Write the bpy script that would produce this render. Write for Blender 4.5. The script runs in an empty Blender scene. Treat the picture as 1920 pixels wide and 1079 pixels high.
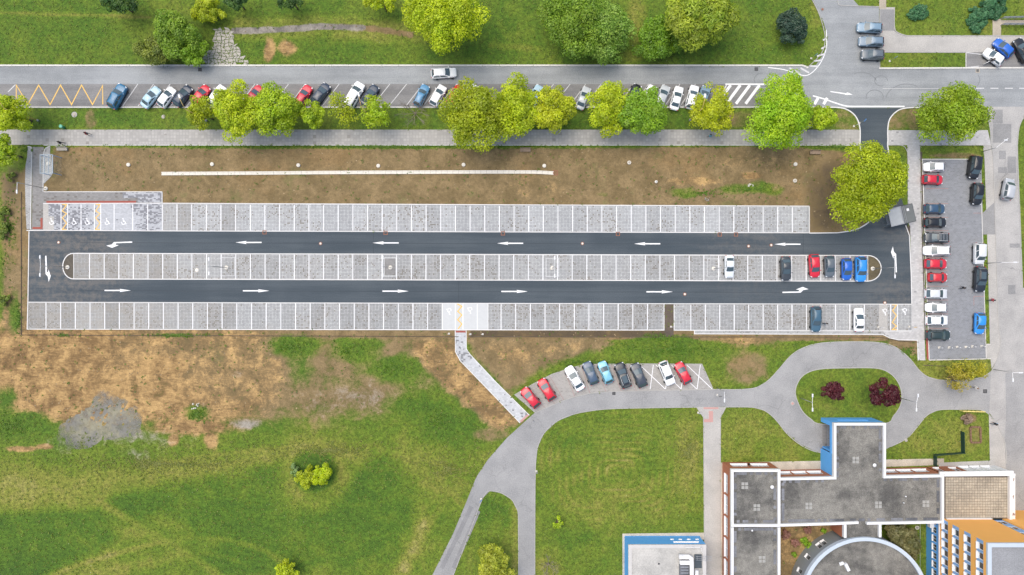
import bpy, bmesh, math, random
import numpy as np
from mathutils import Vector, Matrix
from mathutils.geometry import tessellate_polygon
R = math.radians
sc = bpy.context.scene
col = sc.collection
random.seed(7)
rng = np.random.default_rng(11)

# ------------------------------------------------------------------ camera, sky, sun, exposure
HC = 120.0                      # flying height of the drone, metres
PPM = 10.6                      # photo pixels per metre on the ground
cam = bpy.data.cameras.new('camera'); camo = bpy.data.objects.new('camera', cam); col.objects.link(camo)
camo.location = (0, 0, HC); camo.rotation_euler = (0, 0, 0)
cam.sensor_width = 36; cam.lens = 36 * HC / (1920 / PPM); cam.clip_end = 2000
sc.camera = camo
wd = bpy.data.worlds.new('World'); sc.world = wd; wd.use_nodes = True
wn = wd.node_tree; wn.nodes.clear()
sky = wn.nodes.new('ShaderNodeTexSky'); sky.sky_type = 'NISHITA'; sky.sun_disc = False
SUN_EL, SUN_AZ = 68, -48        # azimuth measured from the top of the picture, clockwise
sky.sun_elevation = R(SUN_EL); sky.sun_rotation = R(SUN_AZ); sky.dust_density = 4.0; sky.air_density = 1.0; sky.ozone_density = 1.0
bg = wn.nodes.new('ShaderNodeBackground'); bg.inputs['Strength'].default_value = 0.15
wo = wn.nodes.new('ShaderNodeOutputWorld')
wn.links.new(sky.outputs[0], bg.inputs[0]); wn.links.new(bg.outputs[0], wo.inputs[0])
sun = bpy.data.lights.new('sun', 'SUN'); suno = bpy.data.objects.new('sun', sun); col.objects.link(suno)
sun.energy = 1.3; sun.angle = R(60); sun.color = (1.0, 0.975, 0.85)
d = Vector((math.sin(R(SUN_AZ)) * math.cos(R(SUN_EL)), math.cos(R(SUN_AZ)) * math.cos(R(SUN_EL)), math.sin(R(SUN_EL))))
suno.rotation_euler = d.to_track_quat('Z', 'Y').to_euler(); suno.location = d * 100
sc.view_settings.view_transform = 'Standard'; sc.view_settings.look = 'None'
sc.view_settings.exposure = 0.42; sc.view_settings.gamma = 1.0
sc.view_settings.use_curve_mapping = False

# ------------------------------------------------------------------ helpers
def W(px, py, h=0.0):
    k = (HC - h) / HC / PPM
    return ((px - 960) * k, (539.5 - py) * k)

def link(o):
    col.objects.link(o); return o

def tag(o, label=None, cat=None, group=None, kind=None):
    if label: o['label'] = label
    if cat: o['category'] = cat
    if group: o['group'] = group
    if kind: o['kind'] = kind
    return o

def empty(name, loc=(0, 0, 0), rz=0.0, **k):
    o = bpy.data.objects.new(name, None); o.location = loc; o.rotation_euler = (0, 0, rz)
    o.empty_display_size = 0.2
    link(o); return tag(o, **k)

def wloc(o):
    v = Vector((0, 0, 0))
    while o is not None:
        v += o.location; o = o.parent
    return v

class MB:
    """collects geometry, then becomes one mesh object"""
    def __init__(s): s.v = []; s.f = []; s.m = []
    def add(s, vs, fs, mi=0):
        n = len(s.v); s.v += [tuple(v) for v in vs]; s.f += [tuple(i + n for i in f) for f in fs]; s.m += [mi] * len(fs)
    def box(s, c, d, rz=0.0, mi=0, top=1.0, M=None):
        x, y, z = d[0] / 2, d[1] / 2, d[2] / 2
        p = [(-x, -y, -z), (x, -y, -z), (x, y, -z), (-x, y, -z), (-x * top, -y * top, z), (x * top, -y * top, z), (x * top, y * top, z), (-x * top, y * top, z)]
        if M is not None: p = [tuple(M @ Vector(q)) for q in p]
        cr, sr = math.cos(rz), math.sin(rz)
        p = [(c[0] + a * cr - b * sr, c[1] + a * sr + b * cr, c[2] + e) for a, b, e in p]
        s.add(p, [(3, 2, 1, 0), (4, 5, 6, 7), (0, 1, 5, 4), (1, 2, 6, 5), (2, 3, 7, 6), (3, 0, 4, 7)], mi)
    def rect(s, x0, y0, x1, y1, z0, z1, mi=0):
        s.box(((x0 + x1) / 2, (y0 + y1) / 2, (z0 + z1) / 2), (abs(x1 - x0), abs(y1 - y0), abs(z1 - z0)), 0, mi)
    def tube(s, pts, r, n=8, mi=0, r2=None):
        pts = [Vector(p) for p in pts]; k = len(pts); rings = []
        for i, p in enumerate(pts):
            t = (pts[min(i + 1, k - 1)] - pts[max(i - 1, 0)]).normalized()
            a = Vector((0, 0, 1)) if abs(t.z) < .9 else Vector((1, 0, 0))
            u = t.cross(a).normalized(); w = t.cross(u).normalized()
            rr = r if r2 is None else r + (r2 - r) * i / max(k - 1, 1)
            rings.append([p + (u * math.cos(2 * math.pi * j / n) + w * math.sin(2 * math.pi * j / n)) * rr for j in range(n)])
        vs = [q for g in rings for q in g]; fs = []
        for i in range(k - 1):
            for j in range(n):
                fs.append((i * n + j, i * n + (j + 1) % n, (i + 1) * n + (j + 1) % n, (i + 1) * n + j))
        fs.append(tuple(range(n - 1, -1, -1))); fs.append(tuple((k - 1) * n + j for j in range(n)))
        s.add(vs, fs, mi)
    def lathe(s, prof, c=(0, 0, 0), n=20, mi=0):
        vs = []; fs = []; k = len(prof)
        for r, z in prof:
            for j in range(n):
                a = 2 * math.pi * j / n; vs.append((c[0] + r * math.cos(a), c[1] + r * math.sin(a), c[2] + z))
        for i in range(k - 1):
            for j in range(n):
                fs.append((i * n + j, i * n + (j + 1) % n, (i + 1) * n + (j + 1) % n, (i + 1) * n + j))
        fs.append(tuple(range(n - 1, -1, -1))); fs.append(tuple((k - 1) * n + j for j in range(n)))
        s.add(vs, fs, mi)
    def poly(s, pts, z, mi=0):
        vs = [Vector((p[0], p[1], 0)) for p in pts]
        a = sum(vs[i].x * vs[(i + 1) % len(vs)].y - vs[(i + 1) % len(vs)].x * vs[i].y for i in range(len(vs)))
        tri = tessellate_polygon([vs]); fs = []
        for t in tri:
            p, q, r_ = (vs[i] for i in t)
            fs.append(t if (q - p).cross(r_ - p).z > 0 else (t[0], t[2], t[1]))
        s.add([(v.x, v.y, z) for v in vs], fs, mi)
    def prism(s, pts, z0, z1, mi=0):
        a = sum(pts[i][0] * pts[(i + 1) % len(pts)][1] - pts[(i + 1) % len(pts)][0] * pts[i][1] for i in range(len(pts)))
        if a < 0: pts = pts[::-1]
        s.poly(pts, z1, mi); n = len(pts)
        vs = [(p[0], p[1], z0) for p in pts] + [(p[0], p[1], z1) for p in pts]
        s.add(vs, [(i, (i + 1) % n, n + (i + 1) % n, n + i) for i in range(n)], mi)
    def ribbon(s, pts, w, z0, z1=None, mi=0, closed=False):
        """mitred strip along pts; a flat sheet at z0, or a solid bar z0..z1"""
        P = [Vector((p[0], p[1])) for p in pts]; n = len(P); L = []; Rr = []
        for i in range(n):
            a = P[i - 1] if (i > 0 or closed) else None
            b = P[(i + 1) % n] if (i < n - 1 or closed) else None
            d1 = (P[i] - a).normalized() if a is not None else None
            d2 = (b - P[i]).normalized() if b is not None else None
            if d1 is None: d1 = d2
            if d2 is None: d2 = d1
            n1 = Vector((-d1.y, d1.x)); n2 = Vector((-d2.y, d2.x)); m = (n1 + n2)
            if m.length < 1e-6: m = n1
            m.normalize(); k = min(1 / max(m.dot(n1), .3), 2.6)
            L.append(P[i] + m * w / 2 * k); Rr.append(P[i] - m * w / 2 * k)
        zt = z0 if z1 is None else z1
        vs = [(p.x, p.y, zt) for p in L] + [(p.x, p.y, zt) for p in Rr]; fs = []
        e = n if closed else n - 1
        for i in range(e):
            j = (i + 1) % n; fs.append((n + i, n + j, j, i))
        if z1 is not None:
            vs += [(p.x, p.y, z0) for p in L] + [(p.x, p.y, z0) for p in Rr]
            for i in range(e):
                j = (i + 1) % n; fs.append((i, j, 2 * n + j, 2 * n + i)); fs.append((n + j, n + i, 3 * n + i, 3 * n + j))
            if not closed:
                fs.append((0, 2 * n, 3 * n, n)); fs.append((n - 1, 2 * n - 1, 4 * n - 1, 3 * n - 1))
        s.add(vs, fs, mi)
    def mesh(s, name, mats, smooth=False):
        me = bpy.data.meshes.new(name); me.from_pydata(s.v, [], s.f)
        for m in (mats if isinstance(mats, (list, tuple)) else [mats]): me.materials.append(m)
        me.polygons.foreach_set('material_index', s.m)
        if smooth: me.polygons.foreach_set('use_smooth', [True] * len(s.f))
        me.update(); return me
    def build(s, name, mats, parent=None, smooth=False, **k):
        o = bpy.data.objects.new(name, s.mesh(name, mats, smooth)); link(o)
        if parent is not None:
            o.parent = parent; o.location = -wloc(parent)     # geometry is given in world space
        return tag(o, **k)
    def part(s, name, mats, parent, smooth=False, loc=(0, 0, 0), **k):  # geometry given in the parent's own space
        o = bpy.data.objects.new(name, s.mesh(name, mats, smooth)); link(o); o.parent = parent; o.location = loc
        return tag(o, **k)

def children(o): return list(o.children)
def copy_tree(o, parent=None):
    c = o.copy(); link(c); c.parent = parent
    for ch in children(o): copy_tree(ch, c)
    return c

def smooth(pts, n=6, closed=False):
    P = [np.array(p, float) for p in pts]; out = []; k = len(P)
    rngi = range(k) if closed else range(k - 1)
    for i in rngi:
        p0 = P[i - 1] if (i > 0 or closed) else P[i]
        p1 = P[i]; p2 = P[(i + 1) % k]
        p3 = P[(i + 2) % k] if (i + 2 < k or closed) else p2
        for j in range(n):
            t = j / n
            out.append(tuple(.5 * ((2 * p1) + (-p0 + p2) * t + (2 * p0 - 5 * p1 + 4 * p2 - p3) * t * t + (-p0 + 3 * p1 - 3 * p2 + p3) * t ** 3)))
    if not closed: out.append(tuple(P[-1]))
    return out
def WP(pts, h=0): return [W(p[0], p[1], h) for p in pts]

# ------------------------------------------------------------------ materials
class G:
    def __init__(s, name):
        s.m = bpy.data.materials.new(name); s.m.use_nodes = True; s.nt = s.m.node_tree
        s.b = s.nt.nodes['Principled BSDF']
        s.pos = s.nt.nodes.new('ShaderNodeNewGeometry').outputs['Position']
    def n(s, t, ins=None, **at):
        nd = s.nt.nodes.new(t)
        for k, v in at.items(): setattr(nd, k, v)
        for k, v in (ins or {}).items(): s.set(nd.inputs[k], v)
        return nd
    def set(s, sock, v):
        if isinstance(v, bpy.types.NodeSocket): s.nt.links.new(v, sock)
        elif isinstance(v, (tuple, list)) and len(v) == 3 and sock.type == 'RGBA': sock.default_value = (*v, 1)
        else: sock.default_value = v
    def vec(s, sx=1, sy=1, sz=1, src=None):
        return s.n('ShaderNodeMapping', {'Vector': src or s.pos, 'Scale': (sx, sy, sz)}).outputs[0]
    def noise(s, sc_, det=5, ro=.6, vec=None, dist=0):
        return s.n('ShaderNodeTexNoise', {'Vector': vec or s.pos, 'Scale': sc_, 'Detail': det, 'Roughness': ro, 'Distortion': dist}).outputs['Fac']
    def mr(s, v, a, b, c=0, d=1):
        return s.n('ShaderNodeMapRange', {'Value': v, 'From Min': a, 'From Max': b, 'To Min': c, 'To Max': d}, interpolation_type='SMOOTHSTEP').outputs[0]
    def mth(s, op, a, b=0.0):
        nd = s.n('ShaderNodeMath', operation=op); s.set(nd.inputs[0], a); s.set(nd.inputs[1], b); return nd.outputs[0]
    def mix(s, f, a, b, mode='MIX'):
        nd = s.n('ShaderNodeMix', data_type='RGBA', blend_type=mode)
        s.set(nd.inputs[0], f); s.set(nd.inputs[6], a); s.set(nd.inputs[7], b); return nd.outputs[2]
    def hsv(s, c, v): return s.n('ShaderNodeHueSaturation', {'Color': c, 'Value': v}).outputs[0]
    def out(s, colr, rough=.85, bump=None, bs=.4, bd=.05, **k):
        s.set(s.b.inputs['Base Color'], colr); s.set(s.b.inputs['Roughness'], rough)
        if bump is not None:
            s.set(s.b.inputs['Normal'], s.n('ShaderNodeBump', {'Strength': bs, 'Distance': bd, 'Height': bump}).outputs[0])
        for kk, v in k.items(): s.set(s.b.inputs[kk.replace('_', ' ')], v)
        return s.m

_pc = {}
def plain(name, c, rough=.6, var=.12, scale=1.2, **k):
    if name in _pc: return _pc[name]
    g = G(name); f = g.noise(scale, 4); c2 = g.mix(f, tuple(x * (1 - var * 2) for x in c), tuple(min(1, x * (1 + var * 1.2)) for x in c))
    _pc[name] = g.out(c2, rough, **k); return _pc[name]

def asphalt(name, c, spread=.25, warm=0.0, streak=True, dark_spots=.0, cracks=0.0):
    g = G(name)
    big = g.noise(.06, 4); mid = g.noise(.5, 6, .7); fine = g.noise(6, 4, .8)
    st = g.noise(.35, 5, .65, g.vec(.12, 1.6, 1)) if streak else g.noise(.2, 5)
    f = g.mth('ADD', g.mth('MULTIPLY', big, .35), g.mth('ADD', g.mth('MULTIPLY', mid, .25), g.mth('MULTIPLY', st, .4)))
    lo = tuple(x * (1 - spread) for x in c); hi = tuple(x * (1 + spread) + warm * w for x, w in zip(c, (1, .8, .55)))
    c1 = g.mix(g.mr(f, .36, .64), lo, hi)
    c1 = g.mix(.8, c1, g.hsv(c1, g.mr(fine, .25, .75, .7, 1.3)))
    if cracks:
        nz = g.n('ShaderNodeTexNoise', {'Vector': g.pos, 'Scale': .35, 'Detail': 4})
        wv = g.mix(.55, g.pos, nz.outputs['Color'], 'ADD')
        vo = g.n('ShaderNodeTexVoronoi', {'Vector': g.n('ShaderNodeVectorMath', {0: g.pos, 1: g.n('ShaderNodeVectorMath', {0: nz.outputs['Color'], 'Scale': 5.0}, operation='SCALE').outputs[0]}, operation='ADD').outputs[0], 'Scale': .16}, feature='DISTANCE_TO_EDGE').outputs[0]
        ck = g.mth('MULTIPLY', g.mr(vo, 0.0, .018, 1, 0), g.mr(g.noise(.09, 2), .45, .6, 0, cracks))
        c1 = g.mix(ck, c1, tuple(x * .3 for x in c))
    return g.out(c1, .9, fine, .25, .02)

M = {}
def lane_asphalt():
    g = G('new dark asphalt'); fine = g.noise(6, 4, .8); st = g.noise(.35, 6, .68, g.vec(.07, 1.3, 1)); big = g.noise(.09, 5, .6); mid = g.noise(1.1, 5, .7)
    c = g.mix(g.mr(g.mth('ADD', g.mth('MULTIPLY', st, .6), g.mth('MULTIPLY', big, .4)), .38, .64), (.050, .066, .080), (.080, .098, .112))
    xy = g.vec(1, 1, 0)
    for (px, py, r0, r1, am) in ((120, 470, 3, 16, .55), (150, 548, 3, 14, .3), (1690, 420, 1, 7, .35), (1680, 560, 1, 8, .4), (1400, 460, 2, 14, .3)):
        dd = g.n('ShaderNodeVectorMath', {0: xy, 1: (*W(px, py), 0)}, operation='DISTANCE').outputs['Value']
        c = g.mix(g.mth('MULTIPLY', g.mr(dd, r0, r1, am, 0), g.mr(g.mth('ADD', g.mth('MULTIPLY', st, .5), g.mth('MULTIPLY', mid, .5)), .42, .62)), c, (.20, .175, .15))
    c = g.mix(.7, c, g.hsv(c, g.mr(fine, .25, .75, .72, 1.28)))
    return g.out(c, .88, fine, .25, .02)
M['asphalt_new'] = lane_asphalt()
M['asphalt_old'] = asphalt('old grey asphalt', (.275, .29, .30), .17, .02)
M['asphalt_bay'] = asphalt('worn bay asphalt', (.195, .194, .195), .22, .03)
M['asphalt_lane'] = asphalt('service road asphalt', (.295, .295, .295), .13, .02, False, cracks=.3)
M['asphalt_street'] = asphalt('pale cracked street', (.36, .352, .342), .15, .03, False, cracks=.45)
M['asphalt_patch'] = asphalt('repair patch', (.25, .25, .25), .15, .02, False)
M['concrete'] = asphalt('pale concrete', (.41, .395, .37), .13, .03, False)
M['apron'] = asphalt('beige gravel apron', (.45, .41, .34), .25, .05, False)
M['tracks'] = asphalt('tyre worn lane', (.235, .235, .24), .12, .02, False)
M['soil_strip'] = asphalt('dark planting soil', (.085, .066, .05), .35, .02, False)
M['kerb'] = plain('kerb stone', (.66, .64, .60), .85, .1, 2.5)
M['kerb_grey'] = plain('grey kerb stone', (.42, .41, .39), .85, .12, 2.5)
M['edge'] = plain('flush pale edging', (.72, .71, .69), .85, .06, 3)
M['white_line'] = plain('white road paint', (.82, .82, .82), .7, .05, 5)
M['worn_line'] = plain('worn white paint', (.62, .62, .62), .75, .18, 4)
M['yellow_line'] = plain('yellow road paint', (.80, .50, .12), .7, .08, 5)
M['faint_red'] = plain('faded red paver line', (.36, .23, .22), .85, .12, 5)
M['red_paver'] = plain('red paver', (.34, .09, .065), .85, .15, 6)
M['pink_paver'] = plain('faded red paver', (.52, .3, .27), .85, .1, 6)

def pavers(name, c, cell=.25, ratio=1.0, mortar=.2, dirt=.6, dark=(.28, .255, .22), off=0.0, mott=.3, speck=.5, bay=0.0):
    g = G(name)
    br = g.n('ShaderNodeTexBrick', {'Vector': g.pos, 'Color1': tuple(x * .88 for x in c), 'Color2': tuple(min(1, x * 1.14) for x in c), 'Mortar': tuple(x * mortar * 1.6 for x in c),
                                    'Scale': 1.0, 'Mortar Size': cell * .11, 'Brick Width': cell * ratio, 'Row Height': cell, 'Bias': 0.0}, offset=off)
    big = g.noise(.13, 5, .6); mid = g.noise(.9, 5, .7)
    wn_ = g.n('ShaderNodeTexWhiteNoise', {'Vector': g.n('ShaderNodeVectorMath', {0: g.vec(1 / cell / ratio, 1 / cell, 0)}, operation='FLOOR').outputs[0]}, noise_dimensions='3D').outputs['Value']
    area = g.mr(big, .42, .66)
    blk = g.mth('MULTIPLY', g.mth('LESS_THAN', wn_, g.mth('MULTIPLY', area, speck * .6)), .75)
    c1 = g.mix(g.mth('MULTIPLY', g.mr(g.mth('ADD', g.mth('MULTIPLY', big, .82), g.mth('MULTIPLY', mid, .18)), .42, .64), dirt), br.outputs['Color'], dark)
    c1 = g.mix(blk, c1, tuple(x * .75 for x in dark))
    c1 = g.mix(mott, c1, g.hsv(c1, g.mr(mid, .25, .75, .75, 1.25)))
    if bay:
        sx_ = g.n('ShaderNodeSeparateXYZ', {0: g.pos}).outputs[0]
        bn = g.n('ShaderNodeTexWhiteNoise', {'W': g.mth('FLOOR', g.mth('DIVIDE', g.mth('ADD', sx_, bay), 2.587))}, noise_dimensions='1D').outputs['Value']
        sand = g.mth('MULTIPLY', g.mr(g.mth('ADD', sx_, g.mth('MULTIPLY', bn, 14)), -62, -38, .55, 0), g.mr(mid, .38, .6, .35, 1))
        c1 = g.mix(sand, c1, (.30, .275, .235)); c1 = g.hsv(c1, g.mr(bn, 0, 1, .90, 1.08))
    return g.out(c1, .9, br.outputs['Fac'], -.4, .02)
M['paver_bay'] = pavers('grass paver bays', (.50, .51, .515), dirt=.14, speck=.3, bay=61.9)
M['paver_bay_mid'] = pavers('sandy grass paver bays', (.46, .465, .46), dirt=.22, speck=.35, bay=74.7)
M['paver_bay_south'] = pavers('dusty grass paver bays', (.44, .445, .44), dirt=.28, speck=.4, bay=82.4)
M['paver_dis'] = pavers('grey mottled pavers', (.46, .47, .49), .22, 1.6, .5, .2, (.2, .2, .22), .5, speck=1.1)
M['paver_walk'] = pavers('grey walk pavers', (.25, .243, .235), .3, 1.5, .6, .3, (.2, .18, .16), .5)
M['paver_light'] = pavers('light walk pavers', (.47, .46, .45), .3, 1.5, .6, .12, (.3, .3, .3), .5, speck=.08)
M['paver_path'] = pavers('speckled path pavers', (.50, .51, .52), .28, 1.4, .6, .4, (.2, .2, .21), .5, speck=1.0)
M['paver_north'] = pavers('old concrete path', (.39, .375, .35), .55, 1.0, .55, .15, (.33, .31, .28), 0, speck=.05)
M['paver_lot'] = pavers('blue grey lot pavers', (.225, .232, .245), .24, 1.7, .75, .12, (.24, .25, .27), .5, speck=.03)
M['paver_old'] = pavers('beige grey lot pavers', (.33, .315, .295), .24, 1.7, .75, .15, (.3, .28, .26), .5, speck=.03)

def ground_mat():
    g = G('grass and bare earth')
    soil = g.n('ShaderNodeAttribute', attribute_name='earth'); turf = g.n('ShaderNodeAttribute', attribute_name='turf')
    ss = g.n('ShaderNodeSeparateColor', {'Color': soil.outputs['Color']}); tt = g.n('ShaderNodeSeparateColor', {'Color': turf.outputs['Color']})
    n0 = g.noise(.07, 4); n1 = g.noise(.35, 6, .68, dist=.4); n2 = g.noise(1.7, 6, .75); n3 = g.noise(5.5, 5, .8); n4 = g.noise(2.2, 5, .7, g.vec(.35, 1.6, 1))
    tex = g.mth('ADD', g.mth('MULTIPLY', n2, .5), g.mth('MULTIPLY', n3, .5))
    # grass
    tone = g.mth('ADD', g.mth('ADD', g.mth('MULTIPLY', n0, .45), g.mth('MULTIPLY', n1, .55)), g.mth('SUBTRACT', g.mth('MULTIPLY', tt.outputs[0], .34), g.mth('MULTIPLY', tt.outputs[1], .26)))
    gr = g.n('ShaderNodeValToRGB', {'Fac': tone}); cr = gr.color_ramp
    stops = [(.14, (.032, .080, .008)), (.36, (.069, .134, .010)), (.52, (.120, .172, .015)), (.68, (.19, .20, .032)), (.9, (.32, .27, .10))]
    cr.elements[0].position = stops[0][0]; cr.elements[0].color = (*stops[0][1], 1); cr.elements[1].position = stops[-1][0]; cr.elements[1].color = (*stops[-1][1], 1)
    for p, c in stops[1:-1]:
        e = cr.elements.new(p); e.color = (*c, 1)
    grass = g.mix(.9, gr.outputs[0], g.hsv(gr.outputs[0], g.mr(tex, .32, .68, .6, 1.4)))
    fl = g.n('ShaderNodeTexVoronoi', {'Vector': g.pos, 'Scale': .8}, feature='F1').outputs['Distance']
    grass = g.mix(g.mth('MULTIPLY', g.mr(fl, .03, .07, 1, 0), g.mr(n0, .5, .62, 0, .55)), grass, (.6, .6, .45))
    # earths
    brown = g.mix(g.mr(n1, .34, .68), (.165, .118, .052), (.262, .186, .090))
    brown = g.mix(g.mr(n0, .52, .66, 0, .4), brown, (.29, .18, .075))
    brown = g.mix(g.mr(g.noise(.22, 5, .7), .56, .70, 0, .6), brown, (.15, .15, .05))
    clay = g.mix(g.mr(g.mth('ADD', g.mth('MULTIPLY', n1, .55), g.mth('ADD', g.mth('MULTIPLY', n4, .25), g.mth('MULTIPLY', n0, .2))), .40, .62), (.165, .099, .040), (.49, .315, .130))
    mud = g.mix(g.mr(n1, .35, .65), (.15, .135, .12), (.31, .28, .235))
    def edge(v, a=.5): return g.mr(g.mth('ADD', v, g.mth('MULTIPLY', g.mth('SUBTRACT', g.mth('ADD', g.mth('MULTIPLY', n1, .55), g.mth('MULTIPLY', tex, .45)), .5), 2.1)), .26, .74)
    c = g.mix(edge(ss.outputs[0]), grass, brown)
    c = g.mix(edge(ss.outputs[1]), c, clay)
    c = g.mix(edge(ss.outputs[2]), c, mud)
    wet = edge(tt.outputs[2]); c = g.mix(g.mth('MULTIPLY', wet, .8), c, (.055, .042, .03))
    c = g.mix(.75, c, g.hsv(c, g.mr(tex, .32, .68, .6, 1.4)))
    return g.out(c, .95, tex, .7, .12)
M['ground'] = ground_mat()
def water_mat():
    g = G('muddy rain water'); f = g.noise(.3, 5, .65); cx_, cy_ = W(192, 798)
    dv = g.n('ShaderNodeVectorMath', {0: g.n('ShaderNodeMapping', {'Vector': g.n('ShaderNodeVectorMath', {0: g.pos, 1: (cx_, cy_, 0)}, operation='SUBTRACT').outputs[0], 'Scale': (1 / 8.6, 1 / 6.0, 0)}).outputs[0]}, operation='LENGTH').outputs['Value']
    shallow = g.mr(g.mth('ADD', dv, g.mth('MULTIPLY', g.mth('SUBTRACT', g.noise(.6, 6, .7), .5), 1.4)), .55, 1.15, 1, 0)   # thins out over the mud towards its rim
    return g.out(g.mix(g.mr(f, .4, .62), (.165, .160, .140), (.26, .243, .16)), .3, g.noise(1.5, 3), .05, .02, Alpha=g.mth('MULTIPLY', shallow, g.mr(g.noise(.8, 5, .7), .36, .58, .6, .92)))
M['water'] = water_mat()
def gravel_roof():
    g = G('gravel roof'); f = g.noise(.16, 5, .65); h = g.noise(7, 4, .85); m = g.noise(1.3, 5, .7)
    c = g.mix(g.mr(f, .38, .66), (.225, .215, .19), (.095, .092, .085))
    c = g.mix(.9, c, g.hsv(c, g.mr(h, .3, .7, .5, 1.5))); c = g.mix(.6, c, g.hsv(c, g.mr(m, .3, .7, .7, 1.3)))
    return g.out(c, .95, h, .6, .05)
M['gravel'] = gravel_roof()
M['conc_roof'] = asphalt('stained concrete roof', (.42, .41, .385), .22, .03, False)
M['roof_sheet'] = asphalt('grey roof sheet', (.27, .275, .285), .16, .0, True)
M['parapet'] = plain('white parapet cap', (.74, .74, .735), .5, .03, 1)
M['parapet_blue'] = plain('pale blue cap', (.52, .59, .66), .45, .05, 1)
M['terracotta'] = plain('terracotta render', (.42, .15, .075), .85, .08, .8)
M['blue_wall'] = plain('bright blue render', (.12, .42, .88), .8, .04, .5)
M['orange_wall'] = plain('orange render', (.95, .47, .12), .8, .03, .5)
M['band_blue'] = plain('pale blue band', (.25, .42, .68), .7, .05, 1)
M['grey_clad'] = plain('grey metal cladding', (.26, .29, .31), .45, .06, .7)
M['frame_white'] = plain('white frame', (.82, .82, .82), .45, .03)
M['pane'] = plain('window glass', (.06, .075, .085), .08, .25, .7)
M['pane_light'] = plain('window with pale blind', (.40, .41, .43), .2, .15, .6)
M['pane_brown'] = plain('window with brown blind', (.13, .09, .06), .15, .35, .8)
M['border_slab'] = asphalt('roof border slab', (.16, .165, .18), .55, 0, False)
M['slab'] = plain('pale drain slab', (.36, .355, .33), .8, .1)
M['tile'] = asphalt('beige terrace tile', (.38, .335, .265), .2, .03, False)
M['joint'] = plain('dark tile joint', (.12, .1, .08), .9)
M['metal_white'] = plain('white metal', (.78, .78, .78), .4, .05)
M['metal_grey'] = plain('galvanised steel', (.42, .43, .44), .35, .08, Metallic=.6)
M['metal_dark'] = plain('dark steel', (.05, .055, .06), .45, .1)
M['lamp_yellow'] = plain('ochre lamp pole', (.62, .44, .16), .5, .06)
M['lamp_glass'] = plain('lamp cover', (.75, .76, .78), .25, .05)
M['wood'] = plain('bench wood', (.33, .24, .17), .7, .2, 3)
M['bench_conc'] = plain('bench concrete', (.4, .37, .33), .8, .1, 3)
M['rust'] = plain('rusty drain grate', (.30, .13, .08), .8, .2, 6)
M['ring'] = plain('new concrete ring', (.72, .68, .60), .85, .08, 3)
M['cover'] = plain('cast cover', (.45, .40, .33), .8, .1, 4)
M['drain_dark'] = plain('dark grate', (.06, .06, .065), .7, .1)
M['green_fence'] = plain('dark green metal', (.012, .05, .045), .5, .1)
M['green_bin'] = plain('green plastic', (.05, .30, .16), .4, .1)
M['yellow_rail'] = plain('yellow rail', (.80, .66, .22), .5, .05)
M['sign_blue'] = plain('sign blue', (.05, .22, .55), .4, .05)
M['tyre'] = plain('tyre rubber', (.018, .018, .018), .8)
M['rim'] = plain('alloy rim', (.5, .5, .52), .3, .05, Metallic=.8)
M['head'] = plain('headlamp glass', (.72, .75, .78), .12, .03)
M['tail'] = plain('tail lamp', (.40, .02, .02), .2, .05)
M['trim'] = plain('black trim', (.025, .026, .028), .5, .05)
M['bark'] = plain('bark', (.17, .13, .095), .9, .25, 3)
M['twig'] = plain('pale twig', (.30, .25, .2), .9, .2, 3)
M['stone'] = plain('paving stone', (.46, .43, .38), .9, .22, 1.3)
M['cobble'] = pavers('cobbles', (.44, .44, .43), .2, 1.2, .35, .25, (.28, .27, .25), .5, speck=.4)

def car_glass():
    g = G('car glass'); return g.out((.07, .105, .125), .06, Specular_IOR_Level=.8)
M['carglass'] = car_glass()
def paint(c, metal=.0):
    key = 'car paint %.2f %.2f %.2f' % c
    if key in _pc: return _pc[key]
    g = G(key); f = g.noise(1.0, 3)
    _pc[key] = g.out(g.mix(f, tuple(x * .94 for x in c), tuple(min(1, x * 1.05) for x in c)), .32, Coat_Weight=.45, Coat_Roughness=.08, Metallic=metal)
    return _pc[key]

def leaf_mat(name):
    g = G(name); at = g.n('ShaderNodeAttribute', attribute_name='leaf').outputs['Color']
    nt = g.nt; nt.nodes.remove(g.b); o = nt.nodes['Material Output']
    df = g.n('ShaderNodeBsdfDiffuse', {'Color': at}); tr = g.n('ShaderNodeBsdfTranslucent', {'Color': at}); gl = g.n('ShaderNodeBsdfGlossy', {'Roughness': .45})
    mx = g.n('ShaderNodeMixShader', {0: .35}); nt.links.new(df.outputs[0], mx.inputs[1]); nt.links.new(tr.outputs[0], mx.inputs[2])
    m2 = g.n('ShaderNodeMixShader', {0: .03}); nt.links.new(mx.outputs[0], m2.inputs[1]); nt.links.new(gl.outputs[0], m2.inputs[2])
    nt.links.new(m2.outputs[0], o.inputs[0]); return g.m
M['leaf'] = leaf_mat('leaves')

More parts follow.
